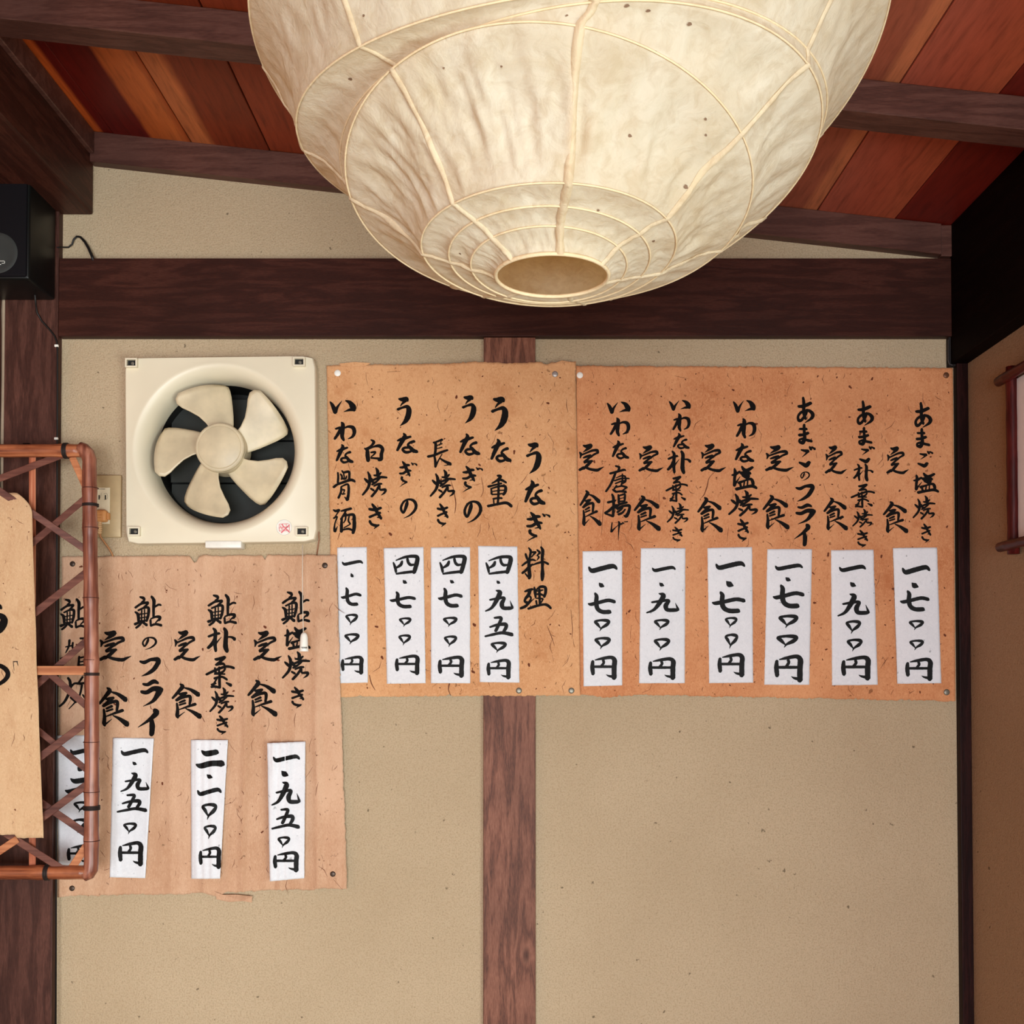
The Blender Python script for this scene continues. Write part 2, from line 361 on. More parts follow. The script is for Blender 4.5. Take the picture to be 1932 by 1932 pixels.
# ------------------------------------------------------------------ brush lettering
G = {
'い': '55,98,14;90,150,36;128,240,44|128,238,40;155,175,26;222,82,4|275,80,14;335,110,40;375,165,58;395,208,40|390,205,34;330,210,28;245,238,4',
'わ': '205,368,16;225,400,38;220,480,40;215,560,36;238,610,24|125,455,18;190,445,28;160,520,30;112,590,24|235,450,14;300,425,24;365,440,36;385,500,36;360,560,26;298,592,8',
'な': '148,765,16;200,745,28;295,715,20|215,675,14;230,710,34;190,790,34;145,885,22|335,775,26;290,790,20;265,820,20;290,850,28;325,890,34;370,905,26|290,855,18;230,855,22;205,880,22;240,912,24;290,905,20;320,885,18',
'骨': '150,1050,20;155,1110,24;150,1185,26|190,1070,20;212,1100,20;205,1140,20|210,1020,16;235,1045,24;310,1035,28;320,1090,26;315,1150,26|205,1100,16;220,1130,24;265,1130,22;280,1095,14|235,1060,16;245,1110,16|90,1250,28;140,1215,26;240,1180,28;340,1150,32;400,1170,26|200,1245,20;195,1320,24;160,1400,26|200,1245,16;290,1210,22;310,1260,28;305,1360,30;290,1425,38|290,1430,30;250,1390,10|225,1290,20;250,1290,16;235,1330,12|215,1348,20;255,1345,16',
'酒': '95,1550,16;130,1565,26;175,1550,20;140,1610,12;100,1670,10|100,1665,18;145,1645,16;115,1740,14;108,1820,22;118,1850,24;150,1780,6|200,1565,16;260,1550,24;335,1530,26|265,1560,20;245,1600,18;200,1680,22|210,1670,22;205,1760,28;205,1850,32|215,1640,16;300,1620,24;370,1620,30;380,1700,34;380,1790,36;365,1870,30|265,1600,18;260,1680,16;235,1730,12|310,1640,14;300,1700,18;325,1745,16|240,1800,12;325,1750,12|220,1830,16;300,1815,22;365,1840,18',
'白': '600,605,14;640,635,30;600,690,22;520,735,20|510,725,18;545,750,34;550,820,42;560,890,38|550,740,14;640,700,20;720,690,34;765,730,34;750,800,34;745,870,36;710,885,26|600,780,18;660,775,24;640,810,16;605,835,12|600,855,20;660,860,20;720,865,24',
'焼': '515,1130,18;545,1160,30;565,1190,18|560,1040,16;585,1100,32;585,1180,32;560,1260,28;490,1350,20|590,1150,22;615,1130,18|670,985,14;695,1030,34;690,1090,26|645,1085,18;700,1085,28;740,1050,18|610,1160,20;680,1130,26;740,1110,26;820,1115,20|725,1125,20;670,1180,20;620,1210,22|590,1150,20;650,1185,24;690,1160,18|645,1230,18;700,1205,24;750,1200,20|600,1265,20;640,1290,24|720,1215,22;680,1290,26;615,1370,26|725,1230,18;730,1280,22;800,1280,28;790,1320,22;745,1355,6',
'き': '590,1545,24;660,1555,28;735,1530,24|625,1480,18;660,1530,32;690,1590,30;740,1670,24|595,1650,24;650,1625,22;725,1595,24|690,1655,8;740,1660,16|595,1705,24;620,1745,24;680,1765,26;710,1755,16|700,1760,20;650,1805,6',
'う': '1000,95,24;1060,105,50;1130,95,50;1155,125,26|1120,125,36;1060,170,24;1025,215,10|980,270,34;1060,240,28;1140,225,44;1175,280,62;1160,380,68;1110,470,48;1015,548,4',
'長': '170,700,20;200,710,28;200,800,28;185,890,24|170,705,16;300,660,26|285,690,12;260,740,8|225,740,12;300,715,14|225,785,10;300,765,14|85,895,26;180,875,26;300,830,26;385,805,20|180,880,22;195,950,26;200,1035,26|200,1030,22;250,940,14;300,860,10|270,920,16;340,960,26;430,1000,34|425,1005,14;330,1020,6',
'重': '1070,1170,24;1115,1180,34;1070,1230,28;985,1275,14|1070,1225,22;1130,1230,28;1200,1265,22|930,1320,26;1020,1300,22;1130,1275,20|975,1350,18;980,1420,24|970,1350,16;1080,1320,22;1180,1315,30;1190,1380,34;1160,1430,28|985,1390,12;1080,1375,14;1170,1370,14|985,1430,16;1080,1425,18;1150,1415,16|1085,1240,24;1085,1360,26;1080,1480,26;1070,1570,24|1005,1490,22;1070,1480,22;1135,1480,22|1010,1500,16;1015,1560,16|925,1590,28;1060,1565,28;1200,1545,32;1280,1590,34',
'ぎ': '185,185,28;270,180,46;350,140,46;420,135,36|250,60,24;310,130,54;350,220,54;400,300,46;435,365,28|180,315,32;270,310,40;370,255,44;460,255,32|330,355,10;400,340,22|235,400,44;235,440,38;290,480,38;360,500,34|360,505,22;270,545,18;175,605,4|475,85,16;515,120,38|535,95,12;600,120,28;612,145,20',
'料': '215,705,20;255,770,38;240,860,34;220,1000,42;225,1120,52;235,1240,50;225,1280,38|155,820,28;175,880,36;195,930,28|280,790,26;350,785,26;310,830,24;270,880,18|90,1040,24;170,980,34;270,930,34;345,945,22|95,1180,34;160,1130,38;230,1060,44;290,1010,18|150,1190,22;210,1260,28|285,1030,20;400,990,30;500,970,32;590,1010,34|450,690,24;485,760,46;475,900,44;480,1100,42;480,1200,58;475,1310,40|375,745,22;425,795,36;370,850,12|375,850,12;410,880,28;370,945,8',
'理': '135,1490,26;200,1465,40;280,1445,34|235,1470,44;200,1560,50;150,1620,38;135,1680,36;190,1710,44|230,1580,28;250,1630,28;190,1720,28|60,1810,38;150,1770,40;260,1670,18;320,1620,6|315,1410,24;330,1500,44;340,1600,28|350,1460,20;430,1400,38;520,1410,42;530,1500,42;505,1590,38|360,1480,20;420,1475,26;480,1460,18|370,1540,28;430,1540,34;500,1570,26|410,1450,36;415,1600,36;420,1740,32|340,1620,14;410,1620,26;480,1630,26|350,1670,30;360,1730,26|480,1640,22;440,1710,20|200,1820,34;330,1775,38;480,1740,34;560,1750,42;630,1810,34',
'定': '145,105,22;200,120,44;285,105,52|275,130,46;210,175,32;135,225,6|75,225,20;100,260,34;85,325,12|95,275,22;200,235,24;310,195,30;400,190,38;420,230,32|415,230,28;340,265,26;280,310,26|145,320,20;200,300,32;280,275,28|290,290,26;230,340,28;160,385,22|165,400,30;230,385,30;310,375,28|290,385,34;220,450,38;150,510,30|75,530,34;150,490,38|200,490,32;280,520,34;400,535,38;460,510,28;535,475,4',
'食': '190,925,20;220,970,46;170,1060,38;90,1185,26|240,990,16;330,1030,34;430,1120,54|175,1110,22;230,1110,42;270,1090,30|220,1130,28;150,1200,20|140,1225,32;230,1170,32;310,1150,34;325,1200,34;315,1300,26|180,1270,22;250,1230,28|180,1315,20;260,1280,22|145,1285,22;155,1400,34;150,1510,42;160,1550,28|160,1540,20;250,1445,6|180,1400,12;280,1350,24;390,1300,34|265,1385,12;350,1440,34;450,1530,58',
'唐': '740,475,24;810,500,36;790,560,28|640,610,32;760,580,32;900,545,32;935,560,16|740,600,32;700,700,36;640,820,32;560,930,28|750,690,12;860,650,22;930,665,26|720,740,20;860,700,24;1000,700,20|740,790,22;850,750,22;930,740,26|870,620,20;870,740,26;850,830,26|930,670,22;930,750,28;850,800,16|760,830,26;720,880,26|690,900,28;740,930,36|740,860,22;860,835,26;955,860,34|940,870,26;880,910,20|740,940,28;850,930,32;936,940,40',
'揚': '660,1000,26;685,1060,38;690,1200,38;680,1390,38|585,1145,32;700,1120,32;730,1105,18|535,1335,34;610,1290,38;700,1210,34;760,1180,10|535,1345,22;600,1365,28;670,1390,34|775,1010,24;785,1080,34;785,1150,32|780,1030,22;840,1010,26;895,1000,28;895,1070,32;890,1120,26|790,1080,12;880,1060,12|790,1130,22;880,1120,22|730,1240,34;800,1180,34;930,1145,32|760,1265,32;850,1215,34;960,1200,38;985,1230,38;960,1330,42;920,1390,48;880,1380,18|760,1320,30;830,1270,28;860,1240,18|780,1360,32;850,1330,30;900,1270,24',
'げ': '680,1505,16;670,1580,18;665,1670,28|670,1670,28;740,1600,14;800,1550,8|800,1480,14;820,1520,32;808,1640,18;800,1835,4|800,1545,14;870,1525,26|880,1500,14;905,1520,18|915,1490,12;980,1485,16',
'塩': '90,960,20;100,1010,34;90,1090,28;90,1170,34|55,1040,16;100,1030,28;160,995,22|90,1165,28;130,1110,14;165,1060,6|190,930,20;220,970,36;260,980,36;335,940,26|170,1010,26;230,1020,50;300,1015,34|200,1040,30;260,1065,38;290,1050,22|150,1140,32;230,1110,20;310,1090,28;340,1130,34;345,1190,26|170,1160,24;180,1200,24|225,1125,16;215,1190,16|270,1115,16;265,1190,16|115,1220,32;230,1195,28;330,1180,32;390,1205,26',
'鮎': '175,85,18;225,100,32;235,125,22;200,150,18|110,215,24;200,165,24;290,155,28|285,170,22;230,215,20|105,270,18;145,300,32;155,380,28|150,250,18;230,220,22;295,220,28;295,300,28;270,380,24|200,250,16;195,400,16|240,240,14;240,400,14|170,300,12;280,285,12|170,345,12;280,330,12|160,385,18;270,375,18|105,420,30;160,400,22|195,400,24;170,430,24;120,465,22|200,390,18;270,430,32|340,80,24;375,130,34;370,230,28;370,330,24|385,210,18;440,180,22;475,185,20|325,370,22;330,435,22|330,355,14;400,330,24;460,335,32;450,370,26|455,355,20;400,400,12|330,440,22;400,420,24;480,435,28',
'朴': '180,500,18;210,540,32;205,640,34;205,720,32;215,790,26|120,605,22;200,575,24;260,565,24|200,640,32;165,700,32;115,750,28|220,690,18;290,610,4|325,500,24;350,550,38;345,660,40;345,740,44;365,795,34|370,610,14;430,615,22;465,640,32',
'葉': '205,890,22;235,890,30;330,865,30|330,870,26;270,920,26;220,955,22|215,960,24;300,945,26;330,965,20|90,1080,24;200,1030,26;330,985,26;400,985,24;450,1000,26|200,1000,18;210,1060,28|205,1070,18;300,1050,22;335,1010,20|255,990,20;255,1060,20|195,1075,16;330,1075,16|265,1060,24;260,1160,28;265,1245,24|195,1130,24;290,1110,22;360,1145,22|240,1110,16;190,1190,18|160,1210,24;210,1190,20|155,1238,22;190,1230,26;265,1245,22|350,1185,16;410,1215,34',
'あ': '70,170,24;140,165,32;230,130,30|130,65,22;140,130,28;140,250,28;165,320,24|180,210,20;170,260,22;110,335,26;75,340,28;65,290,22;110,240,24;200,220,26;255,260,34;245,310,28;155,368,6',
'ま': '95,440,20;180,440,24|85,515,26;140,510,26;200,490,26|148,390,24;150,460,26;155,560,30;130,610,36|130,612,30;95,600,26;90,572,18;140,560,24;180,575,24;245,590,24',
'ご': '105,700,16;150,710,24;195,715,30|190,720,24;160,750,14;115,785,4|80,850,20;130,870,30;170,885,38;205,850,34|215,665,18;235,690,28|245,665,14;285,690,22',
'の': '700,1555,18;690,1620,38;655,1720,28;630,1750,26;600,1700,28;605,1640,26;650,1570,24;720,1540,22;800,1560,32;840,1630,34;820,1710,30;740,1790,20;640,1838,4',
'フ': '40,1165,18;90,1175,28;160,1145,26;240,1140,38|240,1140,38;250,1170,38;200,1250,34;130,1300,24;55,1330,4',
'ラ': '60,1395,18;110,1400,26;180,1370,32;230,1385,18|40,1470,24;100,1475,30;180,1440,36;255,1450,46|255,1450,46;230,1490,40;170,1560,24;60,1610,4',
'イ': '175,1615,36;190,1640,38;120,1710,24;15,1785,4|140,1690,24;150,1770,38;145,1855,34',
'雑': '910,885,12;1005,865,16|960,800,24;950,880,18;910,960,10|1005,830,18;1005,900,18;1065,920,20|960,940,14;960,990,20|840,1035,14;920,1010,22;1040,960,18|1105,775,18;1180,775,24|1170,790,18;1110,860,14|1090,1010,18;1080,1130,24|1080,1030,14;1230,1000,20|1090,1080,12;1220,1060,14|1090,1120,12;1230,1110,16|1210,900,20;1215,1130,22|1110,880,16;1240,860,20',
'炊': '960,1315,24;990,1360,30;995,1450,30;975,1540,30;910,1660,26;835,1730,20|1000,1450,26;1060,1395,20;1150,1400,26|1000,1600,22;1080,1665,26|1180,1300,22;1110,1400,20|1100,1400,20;1250,1390,26;1225,1440,16|1170,1420,22;1120,1600,20;975,1765,10|1180,1560,16;1290,1700,34',
'一': '170,245,18;215,275,42;350,255,44;500,235,42;555,258,22',
'、': '318,405,10;350,425,46;390,435,16',
'七': '245,515,32;270,560,54;265,660,60;290,750,58;370,795,56;490,795,58|135,672,24;180,680,46;300,655,48;460,620,48;570,640,48',
'〇': '330,1075,12;270,1010,42;228,970,32;330,950,32;440,955,46;478,975,36;430,1020,46;345,1065,26;312,1110,6',
'円': '195,1580,40;190,1680,56;200,1790,50|230,1555,14;330,1530,38;460,1510,48;510,1560,64;505,1680,66;505,1860,66|520,1850,46;430,1830,28;390,1805,6|345,1560,36;355,1600,36;320,1660,34|215,1670,34;340,1670,36;480,1670,34',
'四': '120,240,18;145,300,34;160,365,28|160,210,14;300,165,32;430,155,40;480,180,52;460,280,52;430,370,46|250,225,28;230,270,38;165,310,22|330,190,32;345,240,34;380,270,34;440,265,22|165,390,22;280,375,32;430,360,34',
'九': '265,620,14;320,650,56;270,760,52;200,860,34;110,905,16|175,750,22;290,730,32;385,725,34;350,800,54;370,860,46;470,865,42;510,860,24|505,855,32;470,760,4',
'五': '245,1000,24;340,1000,38;320,1070,40;265,1180,40|180,1130,22;280,1100,34;400,1090,46;415,1130,44;380,1190,36|110,1260,22;220,1235,32;360,1210,38;500,1235,48',
'二': '388,275,14;430,300,42;530,285,42|335,400,14;380,412,42;480,390,44;585,390,48',
}
def smooth_stroke(pts, step):
    """Catmull-Rom through (x,y,w)"""
    out = []; n = len(pts)
    for i in range(n-1):
        p0 = pts[max(i-1, 0)]; p1 = pts[i]; p2 = pts[i+1]; p3 = pts[min(i+2, n-1)]
        L = sqrt((p1[0]-p2[0])**2+(p1[1]-p2[1])**2); k = max(2, int(L/step))
        for j in range(k):
            t = j/k; q = []
            for a, b_, c, d in zip(p0, p1, p2, p3):
                q.append(.5*(2*b_+(c-a)*t+(2*a-5*b_+4*c-d)*t*t+(3*b_-a-3*c+d)*t**3))
            out.append((q[0], q[1], max(q[2], .6)))
    out.append(pts[-1]); return out
GL = {}
for ch, s in G.items():
    st = [smooth_stroke([tuple(float(v) for v in p.split(',')) for p in q.split(';')], 9) for q in s.split('|')]
    xs = [p[0]-p[2]*.5 for q in st for p in q]+[p[0]+p[2]*.5 for q in st for p in q]
    ys = [p[1]-p[2]*.45 for q in st for p in q]+[p[1]+p[2]*.45 for q in st for p in q]
    GL[ch] = (st, min(xs), max(xs), min(ys), max(ys))
def ink_strokes(vs, fs, strokes, fn, rnd=.08):
    """strokes in px -> brush ribbons with rounded, slanted ends laid on surface fn(px,py,layer)"""
    for li, q in enumerate(strokes):
        n = len(q); lay = li % 6
        if n < 2: continue
        L, Rr = [], []
        for i, (x, y, w) in enumerate(q):
            a = q[max(i-1, 0)]; c = q[min(i+1, n-1)]
            dx, dy = c[0]-a[0], c[1]-a[1]; m = sqrt(dx*dx+dy*dy) or 1
            jit = 1+rnd*mn.noise(Vector((x*.31, y*.31, li*3.3)))
            nx, ny = -dy/m*w*.5*jit, dx/m*w*.5*jit
            L.append((x+nx, y+ny)); Rr.append((x-nx, y-ny))
        base = len(vs)
        for i in range(n):
            vs.append(fn(L[i][0], L[i][1], lay)); vs.append(fn(q[i][0], q[i][1], lay)); vs.append(fn(Rr[i][0], Rr[i][1], lay))
        for i in range(n-1):
            k = base+3*i; fs.append((k, k+1, k+4, k+3)); fs.append((k+1, k+2, k+5, k+4))
        for e in (0, n-1):                      # rounded ends
            x, y, w = q[e]; o = q[1] if e == 0 else q[n-2]
            dx, dy = x-o[0], y-o[1]; m = sqrt(dx*dx+dy*dy) or 1; an = math.atan2(dy, dx); r = w*.5
            idx = []
            for j in range(7):
                t = an-pi/2+pi*j/6
                idx.append(len(vs)); vs.append(fn(x+cos(t)*r*(.75 if j in (1, 2, 3) else 1), y+sin(t)*r*.9, lay))
            fs.append(tuple(idx))
def glyph_strokes(ch, x0, y0, x1, y1, bold=1.0):
    st, a, b_, c, d = GL[ch]; sx = (x1-x0)/(b_-a); sy = (y1-y0)/(d-c); sw = sqrt(sx*sy)*bold
    if ch in '一二': sw = min(sw, sy*1.25)
    return [[(x0+(p[0]-a)*sx, y0+(p[1]-c)*sy, p[2]*sw) for p in q] for q in st]
def flat_mesh(name, vs, fs, mat, parent):
    me = bpy.data.meshes.new(name); me.from_pydata([tuple(v) for v in vs], [], fs); me.update()
    return link(name, me, mat, parent)
INK = m_plain('black_ink', srgb(13, 9, 8), .7, 0, .12, .2, 300)
INK2 = m_plain('black_ink_on_slip', srgb(16, 16, 17), .6, 0, .18, .5, 60)
FLECK = m_plain('paper_fibre', srgb(112, 62, 38), .9)
STAIN = m_plain('brown_speck', srgb(104, 50, 26), .9)

# ------------------------------------------------------------------ menu sheets
def lerp_tab(tab, x):
    if x <= tab[0][0]: return tab[0][1]
    for (a, p), (b_, q) in zip(tab, tab[1:]):
        if x <= b_:
            t = (x-a)/(b_-a); t = t*t*(3-2*t); return p+(q-p)*t
    return tab[-1][1]
def hA(px, py):
    h = lerp_tab([(100, .0035), (560, .0045), (620, .0095), (660, .0095)], px)
    for xc, a, w in ((205, .0009, 16), (322, .0008, 9), (385, .0016, 10), (412, -.0008, 12), (460, .0015, 9), (490, -.0006, 14), (528, .0013, 8), (600, .0014, 9)):
        yy = 1+.5*mn.noise(Vector((xc, py*.006, 0))); d = abs(px-xc-6*mn.noise(Vector((xc, py*.004, 4))))/w
        if d < 1: h += 3.2*a*yy*(1-d)*(.35 if py < 1180 else 1)
    h += .0022*max(0, mn.noise(Vector((px*.010, py*.006, 1)))+.2)+.0012*mn.noise(Vector((px*.03, py*.022, 5)))+.0034*(.4-abs(mn.noise(Vector((px*.020, py*.008, 9)))))+.0020*(.4-abs(mn.noise(Vector((px*.02+py*.02, py*.02-px*.012, 19)))))
    if py > 1640: h += .003*(py-1640)/60*max(0, mn.noise(Vector((px*.02, 0, 7)))+.3)
    return h
def hB(px, py):
    h = lerp_tab([(610, .0028), (660, .0032), (890, .0160), (1020, .0162), (1090, .0132), (1110, .0130)], px)
    h += .0008*max(0, mn.noise(Vector((px*.012, py*.008, 11)))+.2)+.0005*mn.noise(Vector((px*.04, py*.03, 15)))
    if py < 715: h += .0022*(715-py)/30*max(0, mn.noise(Vector((px*.03, 0, 17)))+.35)
    if py > 1290: h += .0015*(py-1290)/30
    return h
def hC(px, py):
    h = lerp_tab([(1080, .0152), (1130, .0145), (1350, .0065), (1650, .0075), (1770, .0195), (1800, .0200)], px)
    h += .0010*max(0, mn.noise(Vector((px*.010, py*.008, 21)))+.2)+.0005*mn.noise(Vector((px*.04, py*.03, 25)))
    if py < 720: h += .004*(720-py)/30*(.5+.5*sin((px-1100)/110))
    return h
def sheet(name, mat, quad, hf, edge, seed, step=4.6, notch=None):
    """paper sheet with worn edges; quad = TL,TR,BR,BL in px; edge = px amplitude"""
    TL, TR, BR, BL = quad
    nx = int((TR[0]-TL[0])/step); ny = int((BL[1]-TL[1])/step)
    def jag(t, s, a):
        return a*(mn.noise(Vector((t*.9, s, 0)))*.9+mn.noise(Vector((t*.17, s, 9)))*1.2+mn.noise(Vector((t*.03, s, 5)))*1.1)
    vs = []; fs = []
    for j in range(ny+1):
        v = j/ny
        for i in range(nx+1):
            u = i/nx
            x = (TL[0]*(1-u)+TR[0]*u)*(1-v)+(BL[0]*(1-u)+BR[0]*u)*v
            y = (TL[1]*(1-u)+TR[1]*u)*(1-v)+(BL[1]*(1-u)+BR[1]*u)*v
            f = lambda e: max(0, 1-e*9)
            y += jag(x, seed, edge[0])*f(v)+jag(x, seed+3, edge[1])*f(1-v)
            x += jag(y, seed+5, edge[2])*f(u)+jag(y, seed+8, edge[3])*f(1-u)
            if notch:
                for nxp, nw, nd in notch[0]:
                    d = abs(x-nxp)/nw
                    if d < 1: y += nd*(1-d)*max(0, 1-v*14)
                for nxp, nw, nd in notch[1]:
                    d = abs(x-nxp)/nw
                    if d < 1: y += nd*(1-d)*max(0, 1-(1-v)*14)
            vs.append(W(x, y, -hf(x, y)))
    N = len(vs); k = nx+1
    for j in range(ny):
        for i in range(nx):
            a = j*k+i; fs.append((a, a+k, a+k+1, a+1))
    rim = [i for i in range(k)]+[j*k+nx for j in range(1, ny+1)]+[ny*k+i for i in range(nx-1, -1, -1)]+[j*k for j in range(ny-1, 0, -1)]
    for r in rim: vs.append(vs[r]+Vector((0, .0005, 0)))
    m = len(rim)
    for i in range(m): fs.append((rim[i], rim[(i+1) % m], N+(i+1) % m, N+i))
    me = bpy.data.meshes.new(name); me.from_pydata([tuple(v) for v in vs], [], fs); me.update()
    return link(name, me, mat, None, smooth=True)
def flecks(parent, box, hf, n, ns, seed, extra=()):
    rr = random.Random(seed); vs = []; fs = []; st = [smooth_stroke(e, 4) for e in extra]
    for _ in range(n):
        x = rr.uniform(box[0], box[2]); y = rr.uniform(box[1], box[3]); L = rr.choice([5, 7, 9, 12, 16, 26]); a = rr.gauss(pi/2, .5)
        c = rr.uniform(-.5, .5); w = rr.uniform(.5, 1.25)
        st.append([(x, y, .4), (x+cos(a)*L*.5+c*3, y+sin(a)*L*.5, w), (x+cos(a+c*.6)*L, y+sin(a+c*.6)*L, .4)])
    ink_strokes(vs, fs, st, lambda px, py, l: W(px, py, -hf(px, py)-.00035), .3)
    tag(flat_mesh('paper_fibres', vs, fs, FLECK, parent), 'dark hair-like fibres in the paper', None, kind='stuff')
    vs = []; fs = []; st = []
    for _ in range(ns):
        x = rr.uniform(box[0], box[2]); y = rr.uniform(box[1], box[3]); w = rr.uniform(.8, 2.6)*(2.0 if rr.random() < .14 else 1)
        a = rr.uniform(0, 6.3); st.append([(x, y, w), (x+cos(a)*w*.9, y+sin(a)*w*.9, w*.7)])
    ink_strokes(vs, fs, st, lambda px, py, l: W(px, py, -hf(px, py)-.0003), .5)
    tag(flat_mesh('paper_specks', vs, fs, STAIN, parent), 'brown specks in the paper', None, kind='stuff')
DENSE = '骨焼葉塩鮎理料重揚唐'
def line_of(parent, items, hf, mat=INK, name='brush_character', bold=1.48, eps=.0006):
    for ch, x0, y0, x1, y1 in items:
        vs = []; fs = []
        bd = bold if ch not in DENSE else 1+(bold-1)*.8
        ink_strokes(vs, fs, glyph_strokes(ch, x0, y0, x1, y1, bd), lambda px, py, l: W(px, py, -hf(px, py)-eps-l*.00003))
        flat_mesh(name, vs, fs, mat, parent)

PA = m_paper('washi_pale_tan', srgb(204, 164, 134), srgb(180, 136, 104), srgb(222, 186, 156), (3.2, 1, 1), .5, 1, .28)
PB = m_paper('washi_tan', srgb(214, 162, 116), srgb(184, 124, 80), srgb(228, 180, 136), (1.5, 1, 1), .3, 2)
PC = m_paper('washi_orange_tan', srgb(210, 148, 104), srgb(178, 108, 68), srgb(226, 168, 122), (1.5, 1, 1), .3, 3)
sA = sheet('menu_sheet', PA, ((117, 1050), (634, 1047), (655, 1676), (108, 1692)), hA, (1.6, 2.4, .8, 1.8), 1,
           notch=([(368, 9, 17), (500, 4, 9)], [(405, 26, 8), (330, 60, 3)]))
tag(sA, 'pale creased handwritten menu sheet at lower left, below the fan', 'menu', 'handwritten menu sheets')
sB = sheet('menu_sheet', PB, ((616, 689), (1086, 683), (1096, 1312), (629, 1315)), hB, (1.8, 1.8, .6, .6), 2,
           notch=([(1030, 10, 5), (900, 60, -3)], [(848, 5, -6)]))
tag(sB, 'tan handwritten menu sheet in the middle with torn top edge', 'menu', 'handwritten menu sheets')
sC = sheet('menu_sheet', PC, ((1087, 690), (1798, 694), (1803, 1323), (1095, 1309)), hC, (1.6, 2.0, .5, .5), 3,
           notch=([], [(1140, 60, 6)]))
tag(sC, 'orange tan handwritten menu sheet at the right, widest of the three', 'menu', 'handwritten menu sheets')
flecks(sA, (125, 1060, 640, 1660), hA, 210, 80, 5)
flecks(sB, (632, 700, 1084, 1300), hB, 190, 190, 6, [[(850,905,.6),(856,925,1.6),(860,950,2),(858,968,1)],[(908,900,.6),(912,925,1.2),(907,938,.6)],[(637,1018,.6),(641,1006,1.6)],[(697,1274,1.4),(701,1290,2),(708,1302,.8)],[(848,1290,2.4),(846,1300,2),(850,1312,1)],[(1032,1180,.6),(1040,1200,1.4),(1046,1218,.7)],[(1077,1150,.6),(1080,1185,1.2),(1079,1205,.6)]])
flecks(sC, (1100, 700, 1790, 1305), hC, 250, 330, 7, [[(1349,890,.5),(1338,902,1),(1334,918,2.2),(1328,934,1.6),(1321,941,.5)],[(1140,940,.5),(1137,975,1),(1135,1010,.5)]])

def scrap(parent, pts, hf):
    b = MB(); b.ngon([W(x, y, -hf(x, y)-.0012) for x, y in pts], (0, .0005, 0)); o = b.build('torn_scrap', parent.data.materials[0], parent)
scrap(sA, [(405,1682),(420,1688),(447,1688),(476,1691),(475,1703),(458,1700),(433,1702),(409,1697)], hA)
scrap(sB, [(1030,698),(1042,687),(1060,680),(1082,684),(1087,697),(1079,702),(1060,695),(1043,700)], hB)
scrap(sB, [(640,686),(668,683),(700,685),(690,690),(665,692),(644,691)], hB)
LA = [[('鮎',113,1129,164,1189),('雑',113,1203,172,1258),('炊',111,1276,172,1338)],
 [('定',187,1191,248,1247),('食',186,1297,244,1370)], [('鮎',253,1124,306,1186),('の',268,1202,296,1226),('フ',263,1241,302,1276),('ラ',265,1283,306,1333),('イ',260,1338,299,1388)],
 [('定',328,1190,378,1247),('食',324,1290,381,1355)], [('鮎',391,1121,447,1181),('朴',391,1184,445,1231),('葉',388,1238,443,1299),('焼',395,1297,442,1346),('き',408,1350,431,1386)],
 [('定',478,1191,532,1247),('食',467,1283,524,1351)], [('鮎',531,1115,585,1178),('塩',536,1183,586,1226),('焼',532,1229,585,1283),('き',549,1296,574,1336)]]
LB = [[('い',622,755,671,780),('わ',630,796,671,832),('な',634,838,667,874),('骨',628,887,671,945),('酒',628,958,671,1007)],
 [('白',687,829,724,871),('焼',683,882,731,938),('き',695,950,721,998)],
 [('う',749,750,775,804),('な',748,817,789,855),('ぎ',753,870,787,919),('の',755,941,787,978)],
 [('長',806,828,852,882),('焼',811,886,860,940),('き',824,950,846,994)],
 [('う',872,747,897,799),('な',867,818,906,859),('ぎ',872,879,911,929),('の',875,945,909,987)],
 [('う',927,750,957,813),('な',926,828,965,872),('重',919,896,967,957)],
 [('う',993,836,1020,894),('な',990,906,1029,953),('ぎ',993,966,1038,1022),('料',984,1031,1036,1096),('理',981,1105,1041,1150)]]
LC = [[('定',1092,838,1140,889),('食',1094,925,1135,992)],
 [('い',1145,758,1189,780),('わ',1151,788,1188,823),('な',1155,831,1187,866),('唐',1142,878,1188,930),('揚',1140,931,1190,976),('げ',1152,983,1185,1020)],
 [('定',1205,841,1252,890),('食',1196,935,1247,1001)],
 [('い',1262,755,1303,774),('わ',1269,780,1302,814),('な',1270,817,1301,847),('朴',1259,850,1304,894),('葉',1256,898,1298,947),('焼',1258,949,1300,988),('き',1268,994,1288,1023)],
 [('定',1322,838,1370,890),('食',1316,938,1364,1004)],
 [('い',1383,755,1425,778),('わ',1389,789,1426,827),('な',1387,836,1423,872),('塩',1380,879,1429,925),('焼',1374,925,1432,974),('き',1391,979,1413,1022)],
 [('定',1444,841,1498,889),('食',1439,934,1490,998)],
 [('あ',1504,749,1536,798),('ま',1506,800,1533,838),('ご',1507,842,1539,881),('の',1510,890,1528,907),('フ',1501,914,1536,946),('ラ',1501,951,1538,989),('イ',1498,989,1528,1030)],
 [('定',1557,841,1598,894),('食',1554,939,1600,1000)],
 [('あ',1617,756,1648,803),('ま',1619,806,1646,840),('ご',1621,842,1651,873),('朴',1610,875,1648,908),('葉',1605,913,1651,958),('焼',1608,960,1647,995),('き',1617,1000,1638,1033)],
 [('定',1673,843,1715,894),('食',1666,946,1714,1005)],
 [('あ',1726,759,1758,807),('ま',1728,808,1755,845),('ご',1731,851,1761,881),('塩',1723,892,1772,931),('焼',1722,935,1765,980),('き',1738,988,1757,1024)]]
for sh, L, hf in ((sA, LA, hA), (sB, LB, hB), (sC, LC, hC)):
    for col in L: line_of(sh, col, hf)

